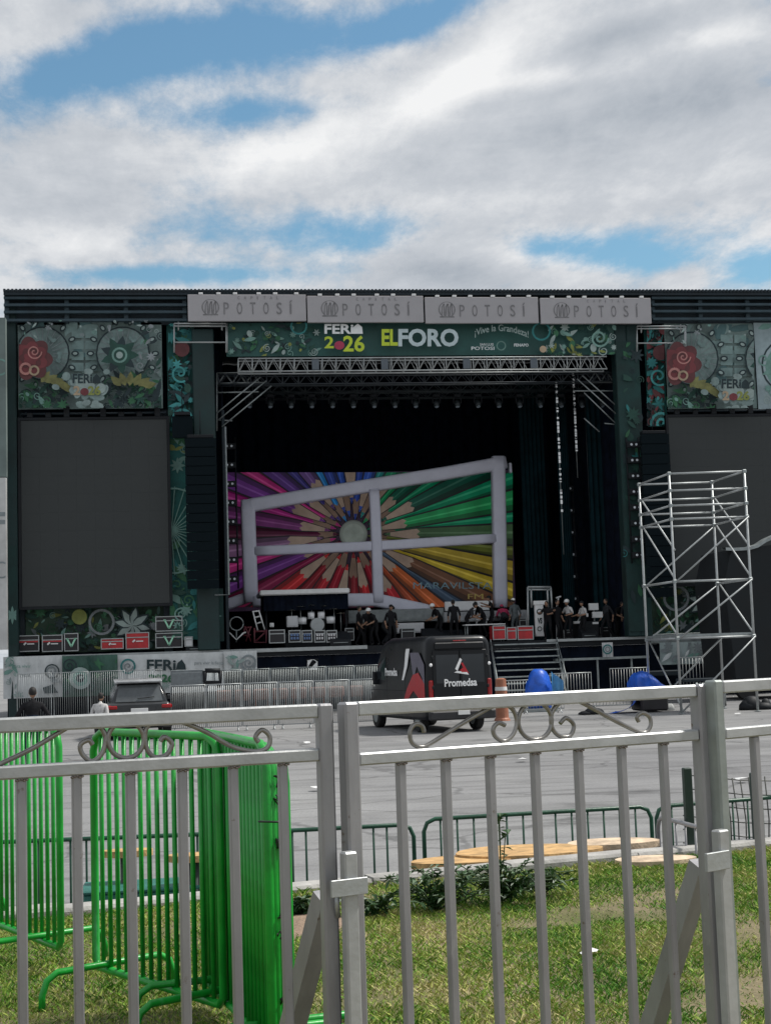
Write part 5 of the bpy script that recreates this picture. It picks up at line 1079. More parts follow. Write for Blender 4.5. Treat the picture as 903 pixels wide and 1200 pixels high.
def console():
    Y = 63.6; r, (X0, X1, Z0, Z1) = simple_box('mixing_desk', (677, 728, 702, 748), Y, 1.0, BLKP, 'black mixing desk with white screens in the right wing', 'mixing desk')
    for rect in ((690, 707, 701, 715), (680, 719, 689, 723), (694, 717, 706, 724), (672, 728, 680, 731), (694, 729, 701, 731.5)):
        a0, a1, b0, b1 = rbox(*rect, Y-.05); b = B(); b.cbox(a0, a1, Y-.06, Y+.1, b0, b1, 0, .01); b.build('screen', WHITE, r)
    b = B(); b.beam((X0+.1, Y+.4, Z1), (X0+.4, Y+.4, Z1+.5), .06); b.beam((X1-.1, Y+.4, Z1), (X1-.1, Y+.4, Z1+.5), .06); b.build('bracket', ALUD, r)
console()
stand_shape('reading_lamp', 'small white lamp on a thin arm beside the tall frame', 'lamp', [[(651, 701), (657, 699)], [(654, 700), (652, 712), (652, 748)]], 63.7, .04, WHITED)
stand_shape('handrail', 'dim tube handrail in the right wing of the stage', 'handrail', [[(705, 728), (728, 727)], [(706, 728), (706, 748)], [(713, 728), (713, 748)], [(720, 728), (720, 748)], [(727, 728), (727, 748)]], 64, .03, LRG)
X = simple_box('fabric_bundle', (578, 716, 612, 723), 66.3, .5, mat('grey_bundle', (.4, .4, .42), .8), 'grey wrapped bundle behind the pink top', 'bundle')
for i, (rc, y, lab) in enumerate((((703, 735, 716, 749), 64.6, 'black flight case right of the mixing desk'), ((716, 729, 727, 749), 65.2, 'tall black flight case in the right wing'), ((660, 738, 672, 749), 64.6, 'low black flight case behind the crew by the lift'), ((470, 736, 486, 749), 64.8, 'black flight case left of the bending crew'), ((608, 724, 617, 734), 65.2, 'small black case behind the red cases'), ((404, 736, 415, 751), 64.9, 'black flight case beside the drum canopy'), ((726, 738, 735, 749), 64.3, 'small black flight case near the right tower'), ((262, 741, 268, 753), 64.8, 'narrow black case beside the left tower foot'))): road_case(rc, y, .7, BC, lab)
# crew
def crew(px, Y, face, lab, pose, sh, tr, hat=None, hc=None, sc_=1.0, zup=0): q = P(px, 750, Y); lofted_person(Vector((q.x, Y, ZD+zup)), face, lab, pose, sh, tr, hat, hc, sc_)
PI = math.pi
bend = dict(lean=35, armL=(.02, -.3, -.38), armR=(.0, -.32, -.36)); reach = dict(lean=10, armL=(.05, -.42, -.15), armR=(.02, -.4, -.22)); stand = dict(); walk = dict(stride=.22, armL=(.05, -.15, -.5), armR=(.05, .15, -.5))
crew(421, 64.2, 1.2, 'person in black standing in shadow beside the drum canopy', walk, NOIR, NOIR)
crew(441, 63.6, -1.0, 'person in black with a white helmet left of the van roof', bend, NOIR, NOIR, 'helmet')
crew(449, 64.2, 1.4, 'person in a grey shirt leaning behind the white helmet', dict(lean=28, crouch=.25, armL=(.02, -.35, -.3), armR=(.02, -.35, -.3)), GR, DK)
crew(459, 63.4, .2, 'person in black and dark cap standing left of the van roof', stand, NOIR, NOIR, 'cap', BLKP)
crew(517, 64.4, -1.2, 'person in black with a white helmet bending behind the van', bend, NOIR, NOIR, 'helmet', zup=.15)
crew(533, 64.0, PI, 'person in a black coat seen from behind above the van', dict(lean=14, spread=.05), NOIR, NOIR, zup=.2)
crew(547, 64.3, 1.3, 'person in a dark cap leaning to the right above the van', bend, DK, NOIR, 'cap', BLKP, zup=.15)
crew(578, 65, 1.5+PI, 'person in black with raised elbow right of the white sheet', dict(lean=10, armL=(.2, -.3, .05), armR=(.1, -.35, -.1)), NOIR, NOIR, 'cap', BLKP, zup=.35)
crew(592, 65.5, PI, 'person in a pink top crouching between crew members', dict(lean=50, crouch=.3, armL=(.02, -.3, -.3), armR=(.02, -.3, -.3)), PK, DK, 'cap', mat('pink_cap', (.5, .05, .12), .8), zup=.35)
crew(605, 64.4, PI+.3, 'person in grey overalls with white cap behind the red cases', dict(lean=12), GR, GR, 'cap', zup=.2)
crew(643, 63.0, -.6, 'person in black at the white upright panel', reach, NOIR, NOIR, sc_=.98)
crew(654, 63.2, .5, 'person in black right of the white upright panel', dict(armL=(.25, -.2, -.1), armR=(.05, -.1, -.5)), NOIR, NOIR)
crew(668, 63.2, -1.1, 'person in black with large white helmet near the mixing desk', dict(lean=8, armL=(.1, -.35, -.2), armR=(.1, -.3, -.3)), WT, NOIR, 'helmet')
crew(685, 62.8, -1.3, 'person in a white shirt and dark cap at the mixing desk', dict(lean=5, armL=(.05, -.35, -.3), armR=(.05, -.3, -.3)), WT, NOIR, 'cap', BLKP, sc_=.95)
crew(736, 63.5, -.4, 'dim person in dark clothes left of the right wing pair', stand, DK, JN)
crew(722, 64.0, .6, 'dim person in black bending over cases in the right wing', bend, NOIR, NOIR)
crew(712, 63.4, -1.2, 'dim person in dark clothes walking right of the mixing desk', walk, DK, NOIR)
crew(431, 65.0, PI, 'person in black seen from behind between the left crew', stand, NOIR, NOIR)
crew(568, 64.5, -1.3, 'person in black leaning over the pale instrument rack', bend, NOIR, NOIR, zup=.2)
crew(748, 63.2, .9, 'dim person in navy with pale hands beside the scaffold', dict(lean=6, armL=(.1, -.3, -.2), armR=(.1, -.3, -.3)), JN, DK, 'cap', BLKP)
# stairs in front of stage
def stairs():
    Y = YS-.2; r = thing('stage_stairs', P(618, 820, YS-2), 0, 'grey metal stairs descending from the stage front behind the van', 'stairs')
    xa, xb = P(577, 755, Y).x, P(650, 755, Y).x; n = 9
    for i in range(n):
        z = ZD-.12-i*(ZD-.2)/n; y = Y-.15-i*.27; sh = -i*.035; b = B(); b.cbox(xa+sh, xb+sh+.02, y-.26, y, z-.06, z, 0, .01); b.build('tread', ALUD, r)
    for x in (xa-.06, xb+.06): b = B(); b.beam((x, Y, ZD-.25), (x-.30, Y-2.6, .05), .06, .2); b.build('stringer', ALUD, r)
    for x in (xa-.08, xb+.1):
        b = B(); b.tube([(x, Y, ZD-.1), (x, Y, ZD+.1)], .025, 6); b.tube([(x-.31, Y-2.6, 0), (x-.31, Y-2.6, 1.0), (x, Y, ZD-.02)], .025, 6); b.build('handrail', ALUD, r)
stairs()
# skirt banners
def skirt(rect, Y, base, draw, lab):
    X0, X1, Z0, Z1 = rbox(*rect, Y); Z0 = max(.02, Z0); r = thing('skirt_banner', ((X0+X1)/2, Y, Z0), 0, lab, 'banner', 'printed banners hung along the stage front')
    n = 40; b = B(); vs = []
    wv = lambda t: .05*math.sin(t*23+X0)+.03*math.sin(t*51)
    for i in range(n+1): t = i/n; vs += [(X0+(X1-X0)*t, Y+wv(t), Z0), (X0+(X1-X0)*t, Y+wv(t)*.2, Z1)]
    b.add(vs, [(2*i, 2*i+2, 2*i+3, 2*i+1) for i in range(n)], 0, True); b.build('cloth', base, r, recalc=False)
    p = Print(lambda a, c, l: P(a, c, Y-.09-l*.6), (rect[0]+1, rect[1]+1, rect[2]-1, rect[3]-1), .003); draw(p); p.build(r)
WB = mat('banner_cloth_white', (.62, .64, .64), .7, 0, .22, 1.2, .4, 4); GB = mat('banner_cloth_green', (.045, .11, .085), .7, 0, .5, .8, .4, 4)
def s1(p):
    foliage_art(p, (6, 775, 24, 818), 12, ['gry', 'pale', 'mint'], 4, 9, 71); p.spiral((61, 787), 9, 2.2, I['gry'], 1.8); p.ring((61, 787), 8, 1.6, I['dk']); p.text('para vivir', 14, 779, 36, 784, I['mint'], .01); p.text('FERIA', 24, 790, 36, 794, I['gry'], .01); p.poly([(50, 806), (62, 802), (68, 812), (52, 813)], I['dk']); p.leaf((58, 797), .1, 14, 6, I['gry'])
def s2(p): foliage_art(p, (78, 772, 136, 812), 22, ['dgrn', 'grn', 'dk', 'dgrn'], 6, 15, 73); p.disc((94, 795), 13, I['pale']); p.disc((94, 795), 9, I['mint']); p.disc((94, 795), 5, I['dk']); p.disc((95, 794), 2, I['pale'])
def s3(p): p.ring((150, 781), 8, 2.2, I['teal']); p.spiral((150, 781), 6, 1.8, I['gry'], 1.5); p.text('FERi', 172, 773, 206, 786, I['dk'], .03); p.poly([(206, 785), (208, 777), (213, 773), (217, 779), (218, 785)], I['dk']); p.text('2026', 174, 790, 204, 800, I['grn'], .05); p.text('para vivir la fiesta', 228, 775, 262, 780, I['gry'], .01); foliage_art(p, (140, 800, 200, 818), 8, ['pale', 'gry'], 4, 8, 75)
def s4(p): p.ring((291, 777), 8.5, 2.6, I['gry']); p.spiral((291, 777), 6, 2, I['gry'], 1.5); foliage_art(p, (262, 770, 282, 784), 8, ['pale', 'mint'], 4, 8, 77)
skirt((4, 769, 73, 818), YS-.35, WB, s1, 'white printed banner at the left end of the stage front'); skirt((73, 768, 138, 816), YS-.5, GB, s2, 'green banner with pale round eye shape on the stage front')
skirt((138, 766, 262, 812), YS-.35, WB, s3, 'white FERIA banner on the stage front behind the parked car'); skirt((262, 763, 301, 787), YS-.45, WB, s4, 'short white banner with grey ring left of the dark skirt')
skirt((705, 753, 718, 770), YS-.8, WHITED, lambda p: (p.ring((711.5, 761), 5, 1.6, I['teal']), p.ring((711.5, 761), 2.6, 1, I['gry'])), 'small white ring banner under the right stage edge')
skirt((359, 772, 373, 786), YS-.5, BLKP, lambda p: (p.poly([(360, 774), (366, 773), (361, 781)], WHITE), p.poly([(372, 775), (372, 785), (362, 785)], WHITE), p.ring((366, 779), 6, .8, WHITE)), 'small black and white emblem hung on the dark skirt')
skirt((773, 752, 854, 778), YS-.5, mat('banner_cloth_pale', (.35, .42, .42), .7, 0, .3, 1, .4, 4), lambda p: (p.ring((835, 765), 10, 2.2, I['dk']), p.spiral((835, 765), 7, 1.8, I['dk'], 1.6), foliage_art(p, (780, 756, 820, 774), 14, ['gry', 'mint', 'wh'], 5, 10, 79)), 'pale banner with dark ring behind the scaffold')
# ---------------------------------------------------------------- steel barricades in front
def barricade(p0, p1, H, nb, lab, group, mt=ALU, legs=True):
    p0 = Vector((p0.x, p0.y, 0)); p1 = Vector((p1.x, p1.y, 0)); d = (p1-p0); L = d.length; d.normalize(); n = Vector((-d.y, d.x, 0)); r = thing('barricade', p0, math.atan2(d.y, d.x), lab, 'barrier', group)
    b = B(); b.tube([p0+Vector((0, 0, .15)), p0+Vector((0, 0, H)), p1+Vector((0, 0, H)), p1+Vector((0, 0, .15))], .025, 6, closed=True); b.build('frame', mt, r)
    b = B()
    for i in range(1, nb): q = p0+d*(L*i/nb); b.tube([q+Vector((0, 0, .15)), q+Vector((0, 0, H))], .012, 4)
    o = b.build('bars', mt, r); o['kind'] = 'stuff'
    for s in (.1, .9): b = B(); q = p0+d*L*s; b.tube([q-n*.3, q+Vector((0, 0, .16)), q+n*.3], .02, 5); b.build('leg', mt, r)
    return r
N1 = ['first', 'second', 'third', 'fourth', 'fifth', 'sixth', 'seventh', 'eighth', 'ninth', 'tenth', 'eleventh']
for i in range(6): barricade(P(200+i*42, 803, 47), P(240+i*42, 802, 47), P(300, 800.5, 47).z, 17, N1[i]+' steel barricade from the left in the nearer row before the stage', 'nearer steel barricade row')
for i in range(7): barricade(P(218+i*33, 784, 58), P(249+i*33, 783, 58), P(330, 783, 58).z, 16, N1[i]+' steel barricade from the left in the row against the stage', 'rear steel barricade row', ALUD)
for i in range(4): barricade(P(20+i*43, 797, 60), P(60+i*43, 796, 60), P(80, 788, 60).z, 16, N1[i]+' pale barricade from the left in front of the printed banners', 'barricades before the banners')
for i, (x0, x1, yy, D) in enumerate(((592, 640, 797, 56), (644, 692, 789, 58), (714, 760, 783, 59), (610, 660, 815, 51), (690, 745, 813, 52), (795, 850, 770, 60))):
    barricade(P(x0, yy, D), P(x1, yy, D), P((x0+x1)/2, yy, D).z, 14, ('pale barricade just right of the van', 'steel barricade right of the blue wrap', 'steel barricade under the right stage edge', 'low barricade below the blue wrapped load', 'low barricade left of the tarp covered box', 'steel barricade on the ledge behind the scaffold')[i], 'steel barricades right of the van')
# orange-brown cushions behind the rear row
for i in range(8):
    q = P(262+i*22, 800, 59); b = B(); w = .62; b.cbox(q.x-w/2, q.x+w/2, 59, 59.4, .6, 1.05, 0, .05); b.box(q.x-w/2+.05, q.x-w/2+.1, 59.05, 59.1, 0, .6); b.box(q.x+w/2-.1, q.x+w/2-.05, 59.05, 59.1, 0, .6)
    tag(b.build('seat_block', mat('brown_red', (.16, .06, .04), .7)), '%s reddish brown seat block from the left behind the barricades' % ('first second third fourth fifth sixth seventh eighth'.split()[i]), 'seat', 'reddish brown seat blocks behind the barricades')
# grey wrapped panel
X = simple_box('grey_screen_panel', (200, 785, 238, 812), 57, .2, mat('mesh_grey', (.17, .19, .2), .7, 0, .2, 6, .3), 'grey fabric covered panel right of the parked car', 'panel')
stand_shape('equipment_trolley', 'dark equipment trolley beside the grey panel', 'trolley', [[(240, 786), (258, 786)], [(240, 786), (240, 800), (258, 800), (258, 786)], [(241, 800), (241, 806)], [(257, 800), (257, 806)]], 57, .09, BLKP)
# ---------------------------------------------------------------- scaffold tower
def scaffold():
    D1, D2 = 48.0, 51.0; c = []
    for px, py, D in ((791, 700, D1), (877+3, 700, D1), (838+3, 700, D2), (755, 700, D2)): q = PD(px, py, D); c.append(Vector((q.x, q.y, 0)))
    r = thing('scaffold_tower', (c[0]+c[2])/2, 0, 'tall aluminium scaffold tower standing right of the stage', 'scaffold'); r.location.z = 0
    zt = [PD(791, 551, D1).z, PD(877, 549, D1).z]; zt = sum(zt)/2
    lev = {k: PD(835, v, D1).z for k, v in dict(g1=572, g2=590, plat=606, mid=680, low=747).items()}
    for p in c: b = B(); b.tube([p, Vector((p.x, p.y, zt))], .042, 8); b.build('standard', ALU, r)
    V3 = lambda i, z: Vector((c[i % 4].x, c[i % 4].y, z))
    for i in range(4):
        for z in (zt-.05, lev['g1'], lev['g2'], lev['plat']): b = B(); b.tube([V3(i, z), V3(i+1, z)], .034, 6); b.build('ledger', ALU, r)
    for z in (lev['mid'], lev['low']):
        for i in (0, 1, 3): b = B(); b.tube([V3(i, z), V3(i+1, z)], .036, 6); b.build('ledger', ALU, r)
    dg = [(1, 'plat', 0, 'mid'), (1, 'mid', 0, 'low'), (3, 'g1', 0, 'mid'), (3, 'plat', 0, 'mid'), (3, 'mid', 0, 'low'), (2, 'plat', 3, 'mid'), (2, 'mid', 3, 'low'), (2, 'g1', 1, 'mid'), (2, 'plat', 1, 'mid'), (2, 'mid', 1, 'low')]
    zl = lambda k: 0.1 if k == 'gr' else lev[k]
    dg += [(3, 'low', 0, 'gr'), (2, 'low', 3, 'gr'), (1, 'low', 0, 'gr')]
    for n_, (a, ka, b_, kb) in enumerate(dg):
        za, zb_ = zl(ka), zl(kb); 
        if (a, ka) == (3, 'g1') or (a, ka) == (2, 'g1'): zb_ = (lev['plat']+lev['mid'])/2
        off = Vector((.05, -.05, 0)); b = B(); b.tube([V3(a, za)+off, V3(b_, zb_)+off], .030, 6); b.build('diagonal', ALU, r)
    # planks on the low level
    zpl = lev['low']+.05
    for k in range(4):
        t0, t1 = k/4+.01, (k+1)/4-.01; a0 = c[0].lerp(c[3], t0); a1 = c[1].lerp(c[2], t0); b0 = c[0].lerp(c[3], t1); b1 = c[1].lerp(c[2], t1)
        b = B(); b.add([(v.x, v.y, z) for z in (zpl, zpl+.08) for v in (a0, a1, b1, b0)], [(0, 1, 2, 3), (4, 5, 6, 7), (0, 1, 5, 4), (1, 2, 6, 5), (2, 3, 7, 6), (3, 0, 4, 7)]); b.build('plank', ALUD, r)
    for i in range(4):
        for z in (zt-.05, lev['g1'], lev['g2'], lev['plat'], lev['mid'], lev['low']):
            b = B(); b.cbox(c[i].x-.065, c[i].x+.065, c[i].y-.065, c[i].y+.065, z-.06, z+.06, 0, .02); b.build('coupler', ALUD, r)
    for p in c: b = B(); b.lathe((p.x, p.y, 0), [(.12, .012), (.12, .03), (.04, .04)], 8); b.build('foot_plate', ALUD, r)
scaffold()
# ---------------------------------------------------------------- black tent mass at right
def black_truck():
    Y = 55.5; r = thing('black_covered_truck', P(880, 810, Y), 0, 'tall black covered truck body at the right edge with pale roof sheet', 'truck')
    X0, X1 = P(850, 700, Y).x, P(960, 700, Y).x; zt = P(870, 642, Y).z; z0 = .75
    b = B(); n = 30; s1, s2 = [], []
    prof = [(X0+.25, z0), (X1, z0), (X1, zt+.3), (X0+1.2, zt), (X0+.35, zt-.05), (X0, zt-1.3), (X0+.05, zt-2.4)]
    b.loft([[(x, Y, z) for x, z in prof], [(x, Y+3.5, z) for x, z in prof]], smooth=False); b.build('cover', mat('truck_black', (.006, .009, .011), .8, 0, .4, .8, .4, 2), r)
    b = B(); pts = [(850, 641.5), (862, 642), (878, 641), (888, 638), (897, 632), (915, 624)]
    for i in range(5):
        a, c = P(*pts[i], Y-.1), P(*pts[i+1], Y-.1); b.add([a, c, c+Vector((0, .5, .03)), a+Vector((0, .5, .03)), a-Vector((0, 0, .12)), c-Vector((0, 0, .12)), c+Vector((0, .5, -.05)), a+Vector((0, .5, -.05))], [(0, 1, 2, 3), (4, 5, 6, 7), (0, 1, 5, 4), (2, 3, 7, 6)])
    b.build('roof_sheet', ALUD, r)
    for x in (X0+.7, X0+2.5):
        b = B(); b.tube([(x, Y-.05, .45), (x, Y+.3, .45)], .45, 18); b.build('wheel', RUB, r)
    b = B(); b.cbox(X0+.3, X1, Y+.1, Y+3.3, .45, .74, 0, .02); b.build('chassis', ROOFD, r)
black_truck()
def cart():
    Y = 51; r = thing('flight_cart', P(835, 828, Y), 0, 'small shelved metal cart under the scaffold', 'cart')
    X0, X1, Z0, Z1 = rbox(823, 800, 849, 829, Y); Z0 = .08
    for x in (X0, X1):
        for y in (Y, Y+.6): b = B(); b.tube([(x, y, Z0), (x, y, Z1)], .04, 6); b.build('post', ALUD, r); b = B(); b.tube([(x-.02, y, .06), (x+.02, y, .06)], .06, 10); b.build('wheel', RUB, r)
    for t in (.1, .4, .7, .98): z = Z0+(Z1-Z0)*t; b = B(); b.cbox(X0+.04, X1-.04, Y+.04, Y+.56, z-.03, z, 0, .005); b.build('shelf', ALU, r)
cart()
def heap(px, py, w, h, lab, m_, Y=None, name='equipment_heap', seed=1):
    g = G(px, py); rd = random.Random(seed); r = thing(name, g, 0, lab, 'equipment')
    for i in range(5):
        b = B(); x = g.x+rd.uniform(-w/2, w/2)*.8; s = rd.uniform(.2, .4)*w; hh = h*rd.uniform(.4, 1); n = 9; R_ = [[(x+s*q*math.cos(6.283*k/n+i), g.y+.2+s*q*math.sin(6.283*k/n+i)*.7, z) for k in range(n)] for q, z in ((1, .015), (.95, hh*.5), (.6, hh*.9), (.2, hh))]
        b.loft(R_, smooth=True); b.build('bundle', m_, r)
heap(893, 832, 1.0, .55, 'dark tarpaulin heap on the ground at the right edge', BLKP); heap(785+30, 806, 1.6, .5, 'dark equipment heap under the scaffold platform', BLKP, seed=5); heap(665, 820, 1.5, .6, 'dark cable heap right of the blue wrap', mat('dark_cloth2', (.03, .035, .035), .8), seed=8); heap(690, 838, 1.1, .28, 'low dark cable pile on the tarmac left of the tarp covered box', BLKP, seed=9); heap(786, 833, .5, .3, 'small pale bag beside the tarp covered box', mat('pale_bag', (.4, .41, .4), .7), seed=12)
# horizontal pallet stacks below the right deck
for i, (x0, x1, y0, y1, D, lab) in enumerate(((800, 840, 795, 799, 55, 'flat dark ramp board under the scaffold'), (752, 800, 786, 792, 60.5, 'dark bench below the right stage edge'))): simple_box('ramp_board', (x0, y0, x1, y1), D, .9, ROOFD, lab, 'board')
# tarp covered box
def tarpbox():
    Y = PD(765, 835, 50).y; g = G(767, 835); X0 = G(746, 835).x; X1 = G(790, 835).x; Y = g.y; z = P(767, 806, Y).z; r = thing('covered_crate', (g.x, Y, 0), 0, 'black equipment crate with a blue tarp draped over its top', 'crate')
    b = B(); b.cbox(X0, X1, Y, Y+1.2, .05, z, 0, .06); b.build('box', BC, r)
    b = B(); q = (P(752, 815.5, Y), P(763, 817.5, Y)); b.box(q[0].x, q[1].x, Y-.015, Y-.003, q[1].z, q[0].z); b.build('label', RED, r)
    # tarp: bumpy top sheet with hanging skirt and a tongue to the ground at left
    b = B(); nx, ny = 26, 14; vs = []
    for j in range(ny+1):
        for i in range(nx+1):
            u, v = i/nx, j/ny; x = X0-.12+(X1-X0+.1)*u*.98; y = Y-.1+1.35*v; hgt = z+.03+.48*max(0, min(1, 1.25-abs(u-.34)*1.9))*max(.2, min(1, 1.4-abs(v-.5)*2))+.16*abs(pnoise(Vector((u*3, v*2.5, 3))))
            if j == 0: hgt = z-.12-.1*abs(pnoise(Vector((u*6, 0, 7))))
            if i == 0: hgt = z-.35
            vs.append((x, y, hgt))
    b.add(vs, [(j*(nx+1)+i, j*(nx+1)+i+1, (j+1)*(nx+1)+i+1, (j+1)*(nx+1)+i) for j in range(ny) for i in range(nx)], 0, True)
    vs = []
    for j in range(9):
        for i in range(9):
            u, v = i/8, j/8; x = X0-.14-(1.0*v**2.2)+.10*u*(1-v)-.0+(u*.5*v); y = Y+.05+.9*u-.1*v; vs.append((x, y, max(.03, (z-.3)*(1-v)**1.3)+.05*abs(pnoise(Vector((u*5, v*5, 1))))))
    b.add(vs, [(j*9+i, j*9+i+1, (j+1)*9+i+1, (j+1)*9+i) for j in range(8) for i in range(8)], 0, True); b.build('tarp', BLUE, r)
tarpbox()
def bluewrap():
    g = G(632, 834); Y = g.y; r = thing('wrapped_load', g, 0, 'blue plastic wrapped load standing right of the van', 'load'); zt = P(632, 784, Y).z; zb = .12
    b = B(); n = 18; secs = []
    for t, s in ((0, .8), (.1, 1), (.3, .95), (.5, 1.05), (.65, .9), (.8, .8), (.93, .6), (1, .3)):
        secs.append([(g.x+(.46*s)*(1+.45*pnoise(Vector((math.cos(6.283*k/n)*2.5, math.sin(6.283*k/n)*2.5, t*4))))*math.cos(6.283*k/n), g.y+.45*s*math.sin(6.283*k/n), zb+(zt-zb)*t) for k in range(n)])
    b.loft(secs); b.build('wrap', BLUE, r); b = B(); b.add([(g.x+.38+.09*i, g.y-.5+.08*((i*5) % 3), zz_) for i in range(6) for zz_ in (.25, zt-.1-.07*i)], [(2*i, 2*i+2, 2*i+3, 2*i+1) for i in range(5)], 0, True); b.build('loose_sheet', mat('light_blue_sheet', (.08, .28, .55), .4, 0, .3, 3, .5, 9), r); b = B(); b.cbox(g.x-.55, g.x+.55, g.y-.5, g.y+.5, .0, .118, 0, .01); b.build('pallet', ALUD, r)
bluewrap()
g = G(583, 845); b = B(); b.lathe((g.x+.15, g.y, 0), [(.27, 0), (.25, .06), (.22, .1), (.19, 1.0), (.17, 1.35), (.08, 1.38)], 18); r = thing('traffic_drum', (g.x+.15, g.y, 0), 0, 'orange plastic traffic drum right behind the van', 'traffic drum'); b.build('body', ORANGE, r)
b = B(); b.lathe((g.x+.15, g.y, 0), [(.202, .98), (.196, 1.1)], 18); b.build('band', WHITE, r)
# ---------------------------------------------------------------- vehicles
def rsec(y, hw, z0, z1, r, lean=.06, n=4):      # rounded cross-section at length y: half width, bottom, top, corner radius
    pts = []; 
    for sx, sz, a0 in ((1, -1, -90), (1, 1, 0), (-1, 1, 90), (-1, -1, 180)):
        for k in range(n+1):
            a = math.radians(a0+90*k/n); rr = r if sz > 0 else r*.5; cx = sx*(hw-rr-(lean if sz > 0 else 0)); czz = (z1-rr) if sz > 0 else (z0+rr); pts.append((cx+rr*math.cos(a), y, czz+rr*math.sin(a)))
        if sx == 1 and sz == -1: pts.append((hw, y, z0+(z1-z0)*.5))
        if sx == -1 and sz == 1: pts.append((-hw, y, z0+(z1-z0)*.5))
    return pts
def wheel(parent, x, y, r, w, T, rimm, side):
    b = B(); b.lathe((0, 0, 0), [(r*.6, -w/2), (r*.93, -w/2), (r, -w/2+.03), (r, w/2-.03), (r*.93, w/2), (r*.6, w/2)], 28)
    RT = T @ Matrix.Translation((x, y, r)) @ Matrix.Rotation(math.pi/2, 4, 'Y'); wh = b.build('wheel', RUB, parent, T=RT)
    b = B(); b.lathe((0, 0, 0), [(.04, -w/2-.015), (r*.55, -w/2-.01), (r*.62, -w/2+.03), (r*.62, w/2-.03), (r*.55, w/2+.01), (.04, w/2+.015)], 20); b.build('rim', rimm, wh, T=RT)
def van():
    g = G(543, 857); dv = (G(445, 846)-G(497, 860)); ang = math.radians(11.5)
    g = G(541, 858); T = Matrix.Translation((g.x, g.y, 0)) @ Matrix.Rotation(ang, 4, 'Z')
    root = thing('parked_van', (g.x, g.y, 0), ang, 'black high-roof van with red and white company graphics parked before the stage', 'van')
    PAINT = mat('van_paint', (.007, .008, .010), .30, 0, .2, 1.5, .02, 8, spec=.3); H = 2.76; hw = 1.04
    b = B(); secs = [rsec(-.01, hw-.13, .46, H-.16, .2), rsec(.02, hw-.06, .42, H-.09, .26), rsec(.08, hw-.015, .38, H-.03, .26), rsec(.18, hw, .36, H-.01, .24), rsec(.5, hw, .34, H, .22), rsec(3.4, hw, .34, H, .22), rsec(3.9, hw, .34, H-.1, .24), rsec(4.5, hw-.03, .34, H-.55, .28), rsec(5.0, hw-.06, .34, 1.45, .22), rsec(5.5, hw-.12, .34, 1.15, .2), rsec(5.7, hw-.22, .4, .95, .16)]
    b.loft(secs); b.build('body', PAINT, root, T=T)
    def part(nm, m_, bb): return bb.build(nm, m_, root, T=T)
    b = B(); b.cbox(-hw+.02, hw-.02, -.17, -.02, .36, .62, 0, .04); part('bumper', mat('bumper_plastic', (.02, .02, .022), .6), b)
    b = B(); b.cbox(-.83, -.006, -.045, -.002, .66, H-.42, 0, .015); part('rear_door', PAINT, b); b = B(); b.cbox(.006, .83, -.045, -.002, .66, H-.42, 0, .015); part('rear_door', PAINT, b)
    b = B(); b.cbox(-.76, .76, -.06, .0, H-.40, H-.20, 0, .03); part('roof_panel', PAINT, b)
    b = B(); b.cbox(-.74, -.05, -.052, -.046, 1.4, H-.55, 0, .002); part('rear_window', GLASS, b); b = B(); b.cbox(.05, .74, -.052, -.046, 1.4, H-.55, 0, .002); part('rear_window', GLASS, b)
    b = B(); b.cbox(-.03, .12, -.09, -.047, .98, 1.04, 0, .01); part('door_handle', BLKP, b)
    for s in (-1, 1):
        for z in (.85, 1.25, 2.1): b = B(); b.cbox(s*.845-.03, s*.845+.03, -.07, -.02, z, z+.09, 0, .008); part('hinge', BLKP, b)
    b = B(); b.cbox(-.2, .2, -.075, -.055, H-.17, H-.14, 0, .005); part('brake_lamp', mat('tail_red', (.32, .01, .012), .2), b)
    for s in (-1, 1):
        b = B(); b.cbox(s*.90-.06, s*.90+.07, -.05, .1, .98, 1.5, 0, .03); part('tail_light', mat('tail_red', (.32, .01, .012), .2), b)
        for z in (1.93, .68): b = B(); b.ell((s*.9, -.06 if z > 1 else -.175, z), (.05, .02, .05), 10, 6); part('marker_lamp', mat('lamp_white', (.95, .95, .95), .3), b)
        wheel(root, s*.86, .98, .36, .24, T, ALUD, s); wheel(root, s*.86, 4.75, .36, .24, T, ALUD, s)
        b = B(); b.cbox(s*1.08-.09, s*1.08+.09, 4.28, 4.45, 1.35, 1.75, 0, .03); part('side_mirror', BLKP, b)
        b = B(); sx = s*(hw+.004); ys = [(3.55, 1.5), (4.35, 1.5), (4.3, 1.85), (3.95, 2.15), (3.55, 2.2)]; b.add([(sx-(.03*s if z > 1.9 else 0), y, z) for y, z in ys], [list(range(5))]); part('side_window', GLASS, b)
        b = B()
        for y in (1.75, 3.4): b.box(s*hw-.003, s*hw+.003, y-.008, y+.008, .5, H-.4)
        b.box(s*hw-.003, s*hw+.003, .3, 5.0, 1.18, 1.2); part('panel_line', RUB, b)
        b = B(); b.cbox(s*hw-.02, s*hw+.03, 1.5, 4.2, .62, .76, 0, .01); part('side_trim', RUB, b)
    b = B(); b.cbox(-.16, .20, -.185, -.172, .66-.16, .62, 0, .003); part('number_plate', WHITE, b)
    # rear graphics
    fnr = lambda u, v, l: T @ Vector((u, -.056-l, v)); W_ = mat('graphic_white', (.85, .85, .85), .4, var=.03); RD = mat('graphic_red', (.42, .012, .02), .35, var=.1); GY = mat('graphic_grey', (.12, .11, .15), .35, var=.15)
